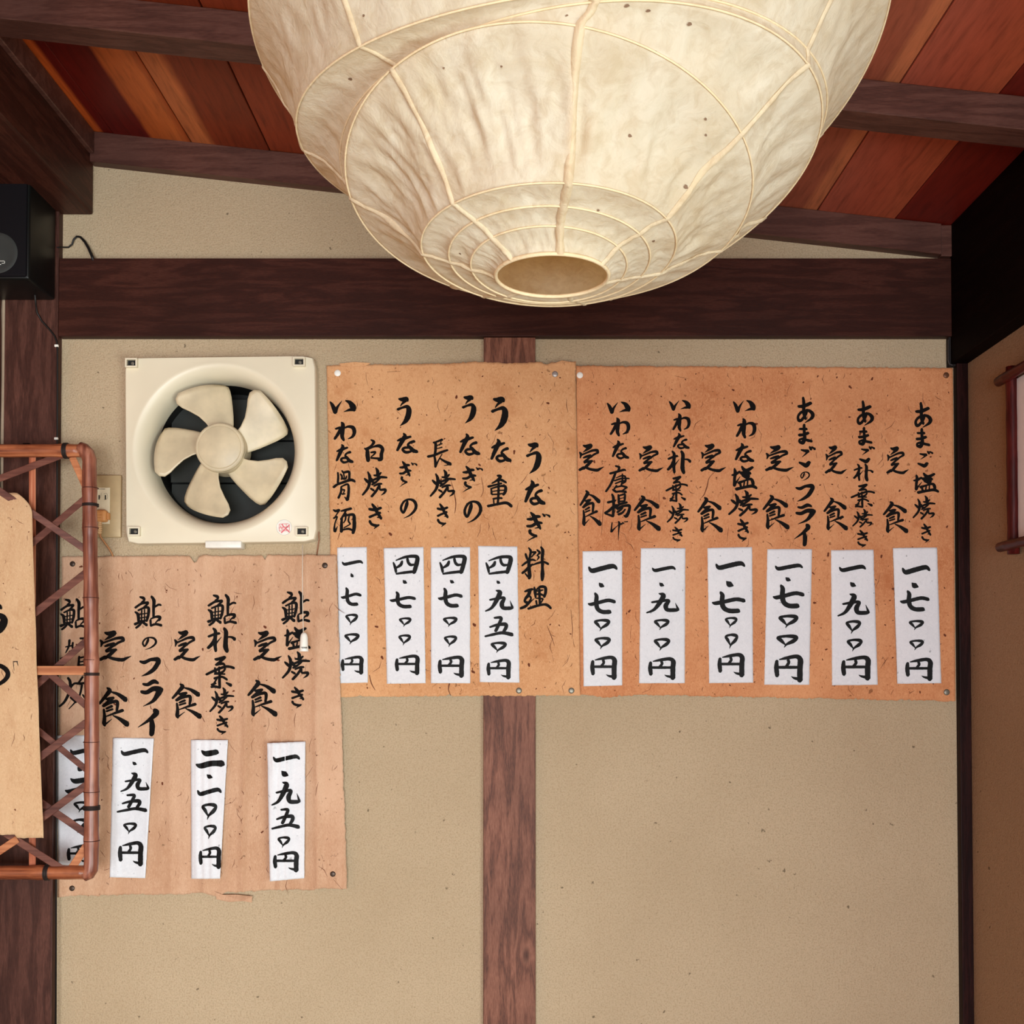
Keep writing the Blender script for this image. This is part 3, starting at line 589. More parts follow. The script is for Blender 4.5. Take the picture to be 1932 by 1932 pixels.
# ------------------------------------------------------------------ price slips
SLIP = m_paper('white_slip_paper', srgb(228, 229, 233), srgb(212, 214, 219), srgb(236, 237, 240), (1, .35, 1), .10, 4)
slips = [
 (hA, [(107,1388),(174,1387),(175,1632),(110,1632)], 'price slip of 1,200 yen behind the bamboo frame', 0, [('一',132,1410,184,1424),('、',146,1447,155,1456),('二',122,1468,176,1497),('〇',139,1512,166,1533),('〇',137,1544,163,1572),('円',126,1594,170,1630)]),
 (hA, [(213,1392),(290,1393),(274,1657),(207,1655)], 'price slip of 1,950 yen beside the bamboo frame, bottom narrower', 1, [('一',228,1412,280,1426),('、',250,1437,258,1444),('九',227,1458,282,1494),('五',220,1498,278,1533),('〇',233,1552,258,1574),('円',223,1588,270,1634)]),
 (hA, [(360,1396),(430,1396),(415,1658),(361,1658)], 'price slip of 2,100 yen, its right edge curling', 2, [('二',369,1415,424,1449),('、',390,1461,401,1469),('一',372,1486,418,1502),('〇',381,1515,409,1547),('〇',385,1556,408,1583),('円',375,1598,417,1639)]),
 (hA, [(504,1402),(576,1399),(574,1657),(509,1663)], 'price slip of 1,950 yen in grey ink, bulging away from the pale sheet', 3, [('一',515,1424,566,1438),('、',531,1454,544,1466),('九',512,1475,567,1520),('五',512,1525,566,1565),('〇',524,1578,547,1600),('円',515,1607,564,1645)]),
 (hB, [(636,1033),(692,1032),(694,1288),(641,1289)], 'narrow price slip of 1,700 yen at the left edge of the middle sheet', 0, [('一',645,1057,685,1067),('、',662,1081,667,1091),('七',643,1108,682,1143),('〇',652,1158,675,1180),('〇',650,1195,678,1216),('円',643,1238,686,1272)]),
 (hB, [(724,1034),(799,1032),(803,1289),(730,1290)], 'price slip of 4,700 yen, left one of the two alike on the middle sheet', 0, [('四',741,1047,791,1084),('、',760,1094,768,1102),('七',735,1116,785,1147),('〇',753,1165,776,1183),('〇',752,1197,775,1218),('円',745,1236,792,1273)]),
 (hB, [(813,1033),(887,1032),(887,1289),(813,1289)], 'price slip of 4,700 yen, right one of the two alike on the middle sheet', 0, [('四',829,1047,880,1084),('、',849,1094,857,1101),('七',826,1109,873,1146),('〇',836,1164,863,1183),('〇',838,1199,862,1221),('円',826,1238,876,1278)]),
 (hB, [(902,1030),(976,1031),(980,1288),(905,1287)], 'price slip of 4,950 yen, right end of the middle sheet', 0, [('四',916,1048,967,1084),('、',937,1095,944,1102),('九',915,1113,969,1154),('五',914,1163,969,1202),('〇',926,1211,956,1232),('円',918,1244,964,1281)]),
 (hC, [(1099,1040),(1174,1039),(1174,1293),(1101,1295)], 'price slip of 1,700 yen at the left edge of the right sheet', 0, [('一',1110,1064,1165,1081),('、',1130,1099,1140,1109),('七',1109,1118,1162,1158),('〇',1121,1168,1151,1191),('〇',1122,1202,1152,1225),('円',1114,1238,1164,1282)]),
 (hC, [(1209,1034),(1293,1034),(1292,1289),(1206,1289)], 'price slip of 1,900 yen, second from the left on the right sheet', 0, [('一',1230,1068,1275,1079),('、',1244,1099,1253,1107),('九',1219,1119,1282,1157),('〇',1234,1168,1263,1189),('〇',1234,1204,1264,1228),('円',1223,1241,1275,1282)]),
 (hC, [(1335,1034),(1419,1032),(1421,1288),(1338,1289)], 'price slip of 1,700 yen, third from the left on the right sheet', 0, [('一',1350,1059,1406,1075),('、',1370,1096,1384,1108),('七',1343,1116,1407,1156),('〇',1368,1164,1391,1185),('〇',1368,1195,1392,1224),('円',1354,1233,1405,1277)]),
 (hC, [(1448,1036),(1532,1036),(1527,1292),(1442,1292)], 'price slip of 1,700 yen leaning left, fourth on the right sheet', 0, [('一',1462,1064,1515,1076),('、',1482,1089,1492,1097),('七',1458,1103,1518,1147),('〇',1469,1160,1506,1185),('〇',1465,1198,1506,1222),('円',1461,1236,1515,1287)]),
 (hC, [(1568,1038),(1648,1037),(1656,1292),(1570,1293)], 'price slip of 1,900 yen, second from the right on the right sheet', 0, [('一',1583,1066,1634,1079),('、',1604,1098,1615,1108),('九',1580,1120,1641,1163),('〇',1596,1170,1624,1196),('〇',1598,1205,1627,1229),('円',1587,1238,1643,1283)]),
 (hC, [(1685,1034),(1768,1033),(1776,1289),(1693,1290)], 'price slip of 1,700 yen at the far right of the right sheet', 0, [('一',1702,1066,1755,1084),('、',1720,1099,1733,1110),('七',1698,1114,1754,1153),('〇',1715,1170,1743,1189),('〇',1716,1207,1743,1227),('円',1708,1242,1760,1284)]),
]
for hf, q, lab, mode, gl in slips:
    q = [(float(a), float(c)) for a, c in q]
    def hs(px, py, hf=hf, q=q, mode=mode):
        u = (px-q[0][0])/(q[1][0]-q[0][0]); v = (py-q[0][1])/(q[3][1]-q[0][1]); u = min(max(u, 0), 1); v = min(max(v, 0), 1)
        # follow the sheet loosely: smooth version of its height
        g = max(hf(px+dx, py+dy) for dx in (-14, 0, 14) for dy in (-14, 0, 14)) + .0007
        g += .0005*mn.noise(Vector((px*.03, py*.02, 31)))
        if mode == 1: g += .006*max(0, u-.55)**1.5*4*(.3+.7*v)
        if mode == 2: g += .010*(u*.8+.2)*(.45+.55*v)
        if mode == 3: g += .013*sin(pi*min(1, v*.9+.08))*.4+.010*(1-u)*.9+.004
        return g
    o = sheet('price_slip', SLIP, q, hs, (.25, .25, .35, .35), int(q[0][0]), 4.0)
    tag(o, lab, 'price slip', 'white price slips on the menu sheets')
    line_of(o, gl, hs, INK2, 'brush_character', 1.22, .0009)

# ------------------------------------------------------------------ thumbtacks
PINW = m_plain('white_tack', srgb(250, 248, 240), .3); PINS = m_plain('steel_tack', srgb(178, 172, 168), .35, .5)
PING = m_plain('grey_tack', srgb(128, 124, 112), .4, .5); PIND = m_plain('dark_tack', srgb(74, 60, 50), .4, .5); PINB = m_plain('brown_tack', srgb(110, 70, 48), .4, .4)
for px, py, hf, m, r, lab in [
 (637, 704, hB, PINW, 6.2, 'white thumbtack in the upper left corner of the middle sheet'),
 (1047, 706, hB, PINS, 5.8, 'silver thumbtack at the torn upper right of the middle sheet'),
 (1094, 708, hC, PINW, 6.0, 'white thumbtack in the upper left corner of the right sheet'),
 (1785, 708, hC, PINB, 5.6, 'brown thumbtack in the upper right corner of the right sheet'),
 (1786, 1306, hC, PING, 5.8, 'brassy grey thumbtack in the lower right corner of the right sheet'),
 (979, 1303, hB, PING, 5.6, 'grey thumbtack at the lower edge right of the 4,950 yen slip'),
 (1078, 1303, hB, PING, 5.6, 'grey thumbtack in the lower right corner of the middle sheet'),
 (613, 1067, hA, PIND, 5.4, 'dark thumbtack in the upper right corner of the pale sheet'),
 (137, 1064, hA, PIND, 5.2, 'dark thumbtack in the upper left corner of the pale sheet'),
 (136, 1676, hA, PIND, 5.2, 'dark thumbtack in the lower left corner of the pale sheet'),
 (628, 1649, hA, PIND, 5.2, 'dark thumbtack in the lower right corner of the pale sheet')]:
    c = W(px, py, -hf(px, py)); r = r/1000
    b = MB(); b.lathe([(r*.9, .0003), (r, -.0006), (r*.92, -.0014), (r*.6, -.0019), (r*.01, -.0021)], c, 'y', 20)
    tag(b.build('thumbtack', m, angle=50), lab, 'thumbtack', 'thumbtacks holding the menu sheets')

# ------------------------------------------------------------------ ventilation fan
CREAM = m_plain('cream_plastic', srgb(232, 222, 196), .38, 0, .5, .07, 9)
BLADEM = m_plain('yellowed_blade_plastic', srgb(220, 204, 170), .42, 0, .5, .26, 22)
BLK = m_plain('fan_black', srgb(10, 10, 9), .6)
SHUT = m_plain('shutter_grey', srgb(44, 47, 44), .5, .2)
WHITEP = m_plain('white_plastic', srgb(244, 242, 232), .4)
cen = W(416, 848, -.030)
fan = empty('ventilation_fan', cen + Vector((0, .03, 0)))
RT = radians(.75)
def fl(x, y, z):
    return (cen.x+x*cos(RT)-z*sin(RT), y, cen.z+x*sin(RT)+z*cos(RT))
HX, HZ, RB = .1765, .1735, .1635
bo = Vector((W(412, 846, -.030).x-cen.x, 0, W(412, 846, -.030).z-cen.z))
b = MB(); n = 96; rows = []
def sq(k, hx, hz):
    a = 2*pi*k/n; c, s = cos(a), sin(a); m = max(abs(c), abs(s)); p = 5.0
    m = (abs(c)**28+abs(s)**28)**(1/28); return (c/m*hx, s/m*hz)
for hx, hz, y in ((HX+.002, HZ+.001, -.0004), (HX+.002, HZ+.001, -.020), (HX+.0018, HZ+.0012, -.027), (HX, HZ, -.0296), (HX-.003, HZ-.003, -.030)):
    rows.append([b.b.verts.new(fl(*((lambda q: (q[0], y, q[1]))(sq(k, hx, hz))))) for k in range(n)])
for rr, y in ((RB, -.0300), (RB-.002, -.0306), (RB-.007, -.0300), (RB-.014, -.0265), (RB-.020, -.019), (RB-.025, -.009), (RB-.028, .004), (RB-.0295, .018), (RB-.0297, .030)):
    rows.append([b.b.verts.new(fl(bo.x+rr*cos(2*pi*k/n), y, bo.z+rr*sin(2*pi*k/n))) for k in range(n)])
for A, B in zip(rows, rows[1:]):
    for k in range(n): b.b.faces.new([A[k], A[(k+1) % n], B[(k+1) % n], B[k]])
b.build('panel', CREAM, fan, angle=38)
b = MB(); rows = []
for y in (.030, .098):
    rows.append([b.b.verts.new(fl(bo.x+(RB-.0297)*cos(2*pi*k/n), y, bo.z+(RB-.0297)*sin(2*pi*k/n))) for k in range(n)])
for k in range(n): b.b.faces.new([rows[0][k], rows[0][(k+1) % n], rows[1][(k+1) % n], rows[1][k]])
b.build('duct', BLK, fan, smooth=True)
b = MB(); b.box(cen.x-.158, cen.x+.158, .098, .104, cen.z-.150, cen.z+.150); b.build('back_plate', BLK, fan)
zl = W(400, 912, .06)[2]
for z1, z0 in ((zl+.165, zl+.084), (zl+.082, zl+.001), (zl-.001, zl-.078), (zl-.080, zl-.135)):
    b = MB(); b.hexa([(cen.x-.12, .062, z1), (cen.x+.14, .062, z1), (cen.x+.14, .065, z1), (cen.x-.12, .065, z1),
                      (cen.x-.12, .056, z0), (cen.x+.14, .056, z0), (cen.x+.14, .059, z0), (cen.x-.12, .059, z0)], .0006)
    b.build('shutter', SHUT, fan)
hub = W(414, 843.5, -.033)
b = MB(); b.lathe([(.0008, -.0340), (.0385, -.0340), (.0396, -.0334), (.0400, -.0328), (.0408, -.0334), (.0435, -.0330), (.0455, -.0312), (.0462, -.028), (.0462, -.0240), (.0466, -.0235), (.0468, .018)],
                  (hub.x, 0, hub.z), 'y', 72)
b.build('hub', BLADEM, fan, angle=30)
b = MB(); b.lathe([(.020, .018), (.020, .060)], (hub.x, 0, hub.z), 'y', 20); b.build('motor_shaft', BLK, fan)
def fpx(cx, cy, y): return W(220+cx/5.084, 660+cy/5.084, y)
LE = [(905, 770), (860, 705), (790, 640), (700, 590), (630, 558), (578, 520), (566, 470), (590, 418)]
TE = [(1115, 790), (1122, 720), (1121, 640), (1112, 540), (1103, 460), (1088, 395), (1072, 362), (1035, 348)]
K = 14; rows = []
for i, (l, t) in enumerate(zip(LE, TE)):
    f = i/7; row = []
    for j in range(K+1):
        s = j/K; x = l[0]*(1-s)+t[0]*s; y = l[1]*(1-s)+t[1]*s
        y -= 38*f**4*4*s*(1-s)
        dep = -.024+.034*s*(.4+.6*f)+.004*(1-f)+(-.0012 if s > .8 else 0)-.006*sin(pi*s)*f
        row.append(fpx(x, y, dep))
    rows.append(row)
bc = Vector((hub.x, 0, hub.z)); blade_me = None
for k in range(5):
    a = -2*pi*k/5
    b = MB(); vv = [[b.b.verts.new(bc+Vector(((p.x-bc.x)*cos(a)-(p.z-bc.z)*sin(a), p.y, (p.x-bc.x)*sin(a)+(p.z-bc.z)*cos(a)))) for p in row] for row in rows]
    for A, B in zip(vv, vv[1:]):
        for j in range(K): b.b.faces.new([A[j], A[j+1], B[j+1], B[j]])
    o = b.build('blade', BLADEM, fan, smooth=True)
    md = o.modifiers.new('thickness', 'SOLIDIFY'); md.thickness = .0022; md.offset = 0
for px, py in ((249, 685.5), (565, 683.5), (254, 1003), (570, 1003)):
    c = W(px, py, -.032); x, z = c.x, c.z; w_, h_ = .0112, .0086
    b = MB(); t = .0030
    for q in ((x-w_, x+w_, z+h_-t, z+h_), (x-w_, x+w_, z-h_, z-h_+t), (x-w_, x-w_+t, z-h_+t, z+h_-t), (x+w_-t, x+w_, z-h_+t, z+h_-t)):
        b.box(q[0], q[1], -.0375, -.0298, q[2], q[3], .0003, 1)
    o = b.build('corner_socket', CREAM, fan)
    b = MB(); b.box(x-w_+t, x+w_-t, -.0304, -.0299, z-h_+t, z+h_-t); b.build('socket_hole', BLK, o)
    b = MB(); b.lathe([(.0032, 0), (.0032, -.0012), (.0018, -.002)], (x+.001, -.0302, z), 'y', 10); b.build('screw_head', PING, o)
c = W(536, 995, -.0302); RED = m_plain('red_print', srgb(226, 110, 120), .5)
b = MB(); b.lathe([(.0142, 0), (.0142, -.0003), (.0001, -.0003)], (c.x, -.0301, c.z), 'y', 40); stk = b.build('sticker', WHITEP, fan)
b = MB(); b.lathe([(.0145, 0), (.0145, -.00015), (.0001, -.00015)], (c.x, -.0301, c.z), 'y', 40); b.build('sticker_rim', PING, stk)
vs = []; fs = []
SK = [[(527, 989, 1), (544, 988, 1)], [(526, 996, 1), (546, 994, 1)], [(527, 1002, 1), (545, 1001, 1)], [(527, 989, 1), (527, 1002, 1)], [(533, 988, 1), (534, 1002, 1)],
      [(546, 989, 1), (546, 1001, 1)], [(532, 990, 2), (546, 1004, 2.4)], [(545, 991, 2), (531, 1005, 2.4)], [(529, 992, 1.2), (532, 999, 1.2)], [(540, 989, 1), (540, 1000, 1)]]
ink_strokes(vs, fs, [smooth_stroke(s, 3) for s in SK], lambda px, py, l: W(px, py, -.0306-l*.00003))
flat_mesh('printed_mark', vs, fs, RED, stk)
a0 = W(388, 1021, -.03); a1 = W(456, 1034, -.03)
b = MB(); b.box(a0.x, a1.x, -.0335, -.004, a1.z, a0.z, .0015); b.build('latch_tab', WHITEP, fan, angle=40)
CORD = m_plain('pale_cord', srgb(226, 214, 196), .6)
b = MB(); b.tube([W(571, 1028, -.030), W(570.5, 1080, -.031), W(571, 1140, -.032), W(572.5, 1196, -.032)], .0008, 6); pc = b.build('pull_cord', CORD, fan, smooth=True)
hp = W(573.5, 1229, -.032); hh = W(573.5, 1193, -.032).z-hp.z
b = MB(); b.lathe([(.0001, hh), (.0030, hh-.0005), (.0058, hh-.004), (.0070, hh-.010), (.0078, .008), (.0086, .0006), (.0082, 0), (.0001, 0)], (hp.x, -.032, hp.z), 'z', 28)
hd = b.build('cord_handle', WHITEP, pc, angle=50)
vs = []; fs = []; st = []
for i in range(7):
    x0 = 568+i*1.8; st += [[(x0, 1220.5, .8), (x0+.2, 1223.5, .8)], [(x0-.5, 1222, .6), (x0+.9, 1222, .6)]]
ink_strokes(vs, fs, st, lambda px, py, l: W(px, py, -.032-.0082*sqrt(max(.02, 1-((px-573.5)/8.6)**2))-.0004)); flat_mesh('printed_band', vs, fs, INK2, hd)
COP = m_plain('copper_lead', srgb(150, 96, 66), .5, .2)
b = MB(); b.tube([W(598, 1000, -.012), W(601.5, 1004, -.010), W(602, 1018, -.008), W(600, 1032, -.006), W(597, 1052, -.0015)], .0011, 7); b.build('lead_wire', COP, fan, smooth=True)
tag(fan, 'cream square ventilation fan with five yellowed blades, upper left of the wall', 'fan')

# ------------------------------------------------------------------ outlet and plug
BEIGE = m_plain('beige_plate', srgb(182, 158, 118), .45, .1); IVORY = m_plain('ivory_insert', srgb(228, 216, 186), .4); ORG_ = m_plain('orange_plug', srgb(222, 156, 96), .5)
a0 = W(157.5, 896, -.006); a1 = W(228, 1014, -.006)
ol = empty('wall_outlet', ((a0.x+a1.x)/2, 0, (a0.z+a1.z)/2))
b = MB(); b.box(a0.x, a1.x, -.0065, .0002, a1.z, a0.z, .0022, 3); b.build('cover_plate', BEIGE, ol, angle=40)
i0 = W(180, 920, -.007); i1 = W(207, 988.5, -.007)
b = MB(); b.box(i0.x, i1.x, -.0078, -.005, i1.z, i0.z, .0005); ins = b.build('socket_insert', IVORY, ol)
for px in (187, 198.8):
    p0 = W(px, 934, -.008); b = MB(); b.box(p0.x-.0013, p0.x+.0013, -.0080, -.0070, p0.z-.0085, p0.z, .0002, 1); b.build('slot', BLK, ins)
vs = []; fs = []
ink_strokes(vs, fs, [[(186, 922.8, 1), (198, 922.8, 1)]]+[smooth_stroke(s, 2) for s in ([(191, 930, .5), (190, 937, .5), (186, 943, .5)], [(196, 932, .5), (201, 931, .5), (203, 937, .5), (201, 942, .5), (196, 943, .5)])], lambda px, py, l: W(px, py, -.0081))
flat_mesh('printed_mark', vs, fs, PING, ins)
tag(ol, 'beige wall outlet with ivory sockets between bamboo frame and fan', 'outlet')
pc_ = W(191, 973, -.02); pl = empty('power_plug', (pc_.x, -.0078, pc_.z))
b = MB(); b.box(pc_.x-.0135, pc_.x+.0105, -.026, -.0079, pc_.z-.0115, pc_.z+.0110, .005, 3); b.build('plug_body', ORG_, pl, angle=50)
b = MB(); b.box(pc_.x+.0108, pc_.x+.0132, -.020, -.0085, pc_.z-.007, pc_.z+.006, .001); b.build('grip_ridge', ORG_, pl)
b = MB(); b.box(pc_.x-.007, pc_.x+.004, -.0272, -.0258, pc_.z-.001, pc_.z+.0012, .0004, 1); b.box(pc_.x-.007, pc_.x+.002, -.0272, -.0258, pc_.z+.004, pc_.z+.0058, .0004, 1); b.box(pc_.x-.007, pc_.x+.002, -.0272, -.0258, pc_.z-.0062, pc_.z-.0044, .0004, 1); b.build('moulded_mark', ORG_, pl)
TAN = m_plain('tan_cord', srgb(186, 130, 84), .6); PEACH = m_plain('pale_strain_relief', srgb(224, 184, 138), .6)
pp = []; rr = []
for i in range(25):
    y = 984+i; pp.append(W(188.5-.02*i, y, -.018)); rr.append(.0042 if (i//2) % 2 == 0 else .0030)
b = MB(); b.tube(pp, rr, 10); b.build('strain_relief', PEACH, pl)
b = MB(); b.tube([W(188, 1006, -.018), W(190, 1013, -.015), W(197, 1023, -.011), W(205, 1034, -.007), W(211, 1044, -.004), W(215, 1056, -.0016)], .0017, 8); b.build('cord', TAN, pl, smooth=True)
tag(pl, 'orange plug with tan cord in the lower socket of the outlet', 'plug')

# ------------------------------------------------------------------ speaker and its cables
SPK = m_plain('speaker_black', srgb(15, 17, 16), .4, 0, .25, .3, 30); GRL = m_plain('speaker_grille', srgb(17, 14, 18), .8, 0, .12, .4, 900); CAB = m_plain('black_cable', srgb(20, 17, 16), .5)
ft = W(57, 339, -.130); fb = W(53, 527, -.130); xr = ft.x; zt, zb = ft.z, fb.z
sp = empty('wall_speaker', (xr-.06, -.018, (zt+zb)/2))
b = MB(); b.box(xr-.125, xr, -.130, -.0195, zb, zt, .005, 3); b.build('cabinet', SPK, sp, angle=40)
b = MB(); b.box(xr-.121, xr-.004, -.1335, -.1285, zb+.004, zt-.004, .004, 3); gr = b.build('grille', GRL, sp, angle=40)
wc = W(-6, 477, -.134)
b = MB(); b.lathe([(.037, 0), (.036, -.0006), (.030, -.0008), (.027, -.0004), (.018, -.0005), (.010, -.0013), (.0001, -.0015)], (wc.x, -.1334, wc.z), 'y', 40)
b.build('woofer_outline', m_plain('woofer_grey', srgb(44, 46, 44), .7), gr, angle=40)
vs = []; fs = []
ink_strokes(vs, fs, [[(-6, 492.5, 1.1), (8.6, 492.5, 1.1)], [(8.6, 492.5, 1.1), (8.8, 496.5, 1.1)], [(8.8, 496.6, 1.1), (3.5, 496.8, 1.1)], [(-6, 492.5, 1), (-6, 499, 1)], [(-6, 499, 1.1), (2, 499, 1.1)]], lambda px, py, l: W(px, py, -.1356))
flat_mesh('badge_lettering', vs, fs, m_plain('badge_silver', srgb(214, 214, 205), .4), gr)
b = MB(); b.box(xr-.075, xr-.045, -.020, -.0175, (zt+zb)/2-.03, (zt+zb)/2+.03, .001); b.build('wall_bracket', SPK, sp)
tag(sp, 'black loudspeaker on the left post near the ceiling', 'speaker')
def clipbox(par, px, py):
    c = W(px, py, -.0185); b = MB(); b.box(c.x-.0035, c.x+.0035, -.0225, -.0178, c.z-.0022, c.z+.0022, .0008); b.build('cable_clip', WHITEP, par)
pts = [(66, 556, -.05), (67.5, 575, -.035), (70, 590, -.026), (79, 606, -.0215), (92, 620, -.021), (103, 634, -.0205), (107.2, 645, -.0205), (108.4, 660, -.0203), (108.4, 740, -.0203), (108, 828, -.0203), (107.6, 1000, -.0203), (106.6, 1400, -.0203), (105, 2000, -.0203)]
b = MB(); b.tube([W(*p) for p in pts], .0017, 8); cb = b.build('speaker_cable', CAB, smooth=True)
clipbox(cb, 107.5, 653); clipbox(cb, 107, 828)
tag(cb, 'black cable dropping from the speaker down the left post', 'cable')
b = MB(); b.tube([W(*p) for p in ((108, 467, -.03), (118, 466.5, -.012), (129, 466.5, -.004), (136, 461, -.004), (139, 452, -.004), (145, 446, -.005), (152, 447.5, -.006), (160, 456, -.009), (167, 468, -.012), (174, 484, -.016), (176, 492, -.016))], [.0012, .0013, .0014, .0016, .0018, .0019, .0022, .0025, .0027, .0028, .0028], 8)
tag(b.build('looped_cable', CAB, smooth=True), 'short black cable looping on the wall beside the speaker above the beam', 'cable')

# ------------------------------------------------------------------ bamboo frame with hanging sheet
def m_bamboo(name, axis, a, bb, c, seed=0):
    t = NT(name); sc = {'x': (3, 60, 60), 'z': (60, 60, 3)}[axis]
    f = t.noise(t.coord(sc, loc=(seed, seed, seed)), 1.6, 4, .6); g = t.noise(t.coord(loc=(seed, 0, 0)), 22.0, 3)
    col = t.ramp(f, [(.33, a), (.52, bb), (.70, c)]); col = t.mix(t.ramp(g, [(.5, 0.0), (.75, .5)]), col, a)
    return t.fin(col, .36, f, .12, .001, .5)
BZ = m_bamboo('bamboo_upright', 'z', srgb(84, 36, 26), srgb(142, 84, 64), srgb(182, 124, 100), 1)
BX = m_bamboo('bamboo_rail', 'x', srgb(92, 40, 22), srgb(166, 96, 62), srgb(198, 130, 90), 2)
SLA = m_bamboo('smoked_slat', 'x', srgb(70, 34, 28), srgb(102, 60, 50), srgb(126, 80, 66), 3)
SLO = m_bamboo('orange_slat', 'x', srgb(140, 76, 44), srgb(184, 118, 78), srgb(206, 142, 98), 4)
SLZ = m_bamboo('orange_upright_slat', 'z', srgb(120, 56, 38), srgb(170, 96, 66), srgb(206, 142, 108), 5)
NODE = m_plain('node_brown', srgb(70, 30, 22), .5)
BND = m_plain('black_binding', srgb(34, 24, 22), .6)
YF = -.100
bf = empty('bamboo_frame', W(0, 1250, YF))
def node_tube(name, path, r, nodes, mat, n=14):
    """path: list of (px,py,y); nodes: indices with bulges"""
    P = [W(*p) for p in path]; R = [r*(1.10 if i in nodes else (1.04 if (i-1 in nodes or i+1 in nodes) else 1.0))*(1+.02*sin(i*1.3)) for i in range(len(P))]
    b = MB(); b.tube(P, R, n); return b.build(name, mat, bf, smooth=True)
path = [(150, 846, YF), (158, 849, YF), (165, 856, YF), (169, 868, YF)]; nodes = set()
y = 880
NY = [921, 996, 1128, 1245, 1400, 1494, 1586]
while y < 1632:
    path.append((170+1.6*sin(y*.006)+(y-880)*.0035, y, YF))
    y += 9
for ny in NY: nodes.add(min(range(len(path)), key=lambda i: abs(path[i][1]-ny)+(0 if i > 4 else 999)))
path += [(171, 1640, YF), (167, 1647, YF), (159, 1650, YF)]
node_tube('side_pole', path, .0125, nodes, BZ)
node_tube('side_pole', [(-300+(169-p[0])*.6, p[1], p[2]) for p in path[4:-3]], .0125, nodes, BZ)
tr = [(x, 850.5-.004*x*0, YF) for x in range(-310, 153, 11)]
node_tube('top_rail', tr, .0118, {3, 20, 39}, BX)
brp = [(x, 1646+(.02*(60-x) if x < 60 else 0)*.3, YF) for x in range(-310, 164, 11)]
node_tube('bottom_rail', brp, .0122, {5, 19, 35}, BX)
def binding(c, axis, r=.0133, k=3, sp_=.0028):
    b = MB()
    for i in range(k):
        off = (i-(k-1)/2)*sp_; pts = []
        for j in range(20):
            a = 2*pi*j/20
            pts.append(c+(Vector((off, r*cos(a), r*sin(a))) if axis == 'x' else Vector((r*cos(a), r*sin(a), off))))
        b.tube(pts, .0014, 6, False, True)
    b.build('binding', BND, bf, smooth=True)
for ny in NY: 
    c = W(170.5+(ny-880)*.0035, ny, YF); b = MB(); b.tube([c+Vector((.0136*cos(2*pi*j/20), .0136*sin(2*pi*j/20), 0)) for j in range(20)], .0007, 6, False, True); b.build('node_ring', NODE, bf, smooth=True)
binding(W(125, 850.5, YF), 'x', .0132, 3); binding(W(90, 1646, YF), 'x', .0134, 3)
binding(W(170.8, 953, YF), 'z', .0134, 2); binding(W(171.6, 1272, YF), 'z', .0136, 2); binding(W(173, 1524, YF), 'z', .0136, 3)
def slat(p0, p1, w, y, mat, name='lattice_slat', th=.0028):
    a, c = Vector((p0[0], p0[1])), Vector((p1[0], p1[1])); d = (c-a).normalized(); nn = Vector((-d.y, d.x))*w*.5
    y0 = y if isinstance(y, tuple) else (y, y)
    q = []
    for p, yy in ((a, y0[0]), (c, y0[1])):
        q += [W(p.x+nn.x, p.y+nn.y, yy), W(p.x-nn.x, p.y-nn.y, yy), W(p.x-nn.x, p.y-nn.y, yy+th), W(p.x+nn.x, p.y+nn.y, yy+th)]
    b = MB(); b.hexa(q, .0006); return b.build(name, mat, bf)
F0, F1, F2 = -.1068, -.1035, -.0985         # front and back layer of the lattice
YS = -.094                      # inner upright
for p0, p1, w_, y, m in [
 ((-120, 845), (163, 1038), 13, (-.128, -.1035), SLA), ((-60, 925), (118, 858), 13, F2, SLA), ((40, 1042), (163, 939), 13, F0, SLA),
 ((20, 1192), (163, 1080), 14, F0, SLA), ((40, 1318), (163, 1209), 13, F2, SLA), ((86, 1264), (163, 1332), 13, F1, SLA),
 ((30, 1462), (163, 1363), 14, F0, SLA), ((40, 1352), (163, 1452), 12, F2, SLA), ((40, 1572), (163, 1481), 14, F0, SLA), ((30, 1482), (163, 1573), 14, F2, SLA),
 ((-60, 1645), (33, 1583), 14, F0, SLO), ((10, 1572), (118, 1640), 14, F1, SLA), ((134, 1640), (163, 1596), 15, F2, SLO), ((136, 862), (163, 922), 13, F2, SLO),
 ((-130, 1300), (30, 1180), 13, F2, SLA), ((-200, 1080), (20, 1250), 13, F2, SLA), ((-280, 900), (-60, 1060), 13, F2, SLA), ((-280, 1500), (-60, 1340), 13, F2, SLA)]:
    slat(p0, p1, w_, y, m)
slat((-280, 1265), (162, 1265), 17, -.1120, SLO, 'cross_bar', .0045)
slat((61, 858), (61, 1640), 13, YS, SLZ, 'inner_upright', .005)
slat((-170, 858), (-170, 1640), 13, YS, SLZ, 'inner_upright', .005)
for px in (66, -60):
    for py in (850, 1646):
        c = W(px, py, -.06); b = MB(); b.box(c.x-.006, c.x+.006, -.098, -.0195, c.z-.006, c.z+.006, .001); b.build('stand_off_peg', BLACKW, bf)
tag(bf, 'smoked bamboo frame with crossed slats standing off the left post', 'frame')
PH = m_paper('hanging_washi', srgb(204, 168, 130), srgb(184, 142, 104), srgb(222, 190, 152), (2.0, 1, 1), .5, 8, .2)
def hH(px, py):
    h = .1175+.0022*mn.noise(Vector((px*.02, py*.006, 41)))+.0016*mn.noise(Vector((px*.05, py*.025, 43)))+.0022*(.4-abs(mn.noise(Vector((px*.03+py*.012, py*.014-px*.01, 47)))))
    if px > 40: h -= .0010*(px-40)/30
    if abs(px-31) < 6: h += .0007*(1-abs(px-31)/6)
    if py < 965: h += -(965-py)/35*.004
    return h
TLx = 58
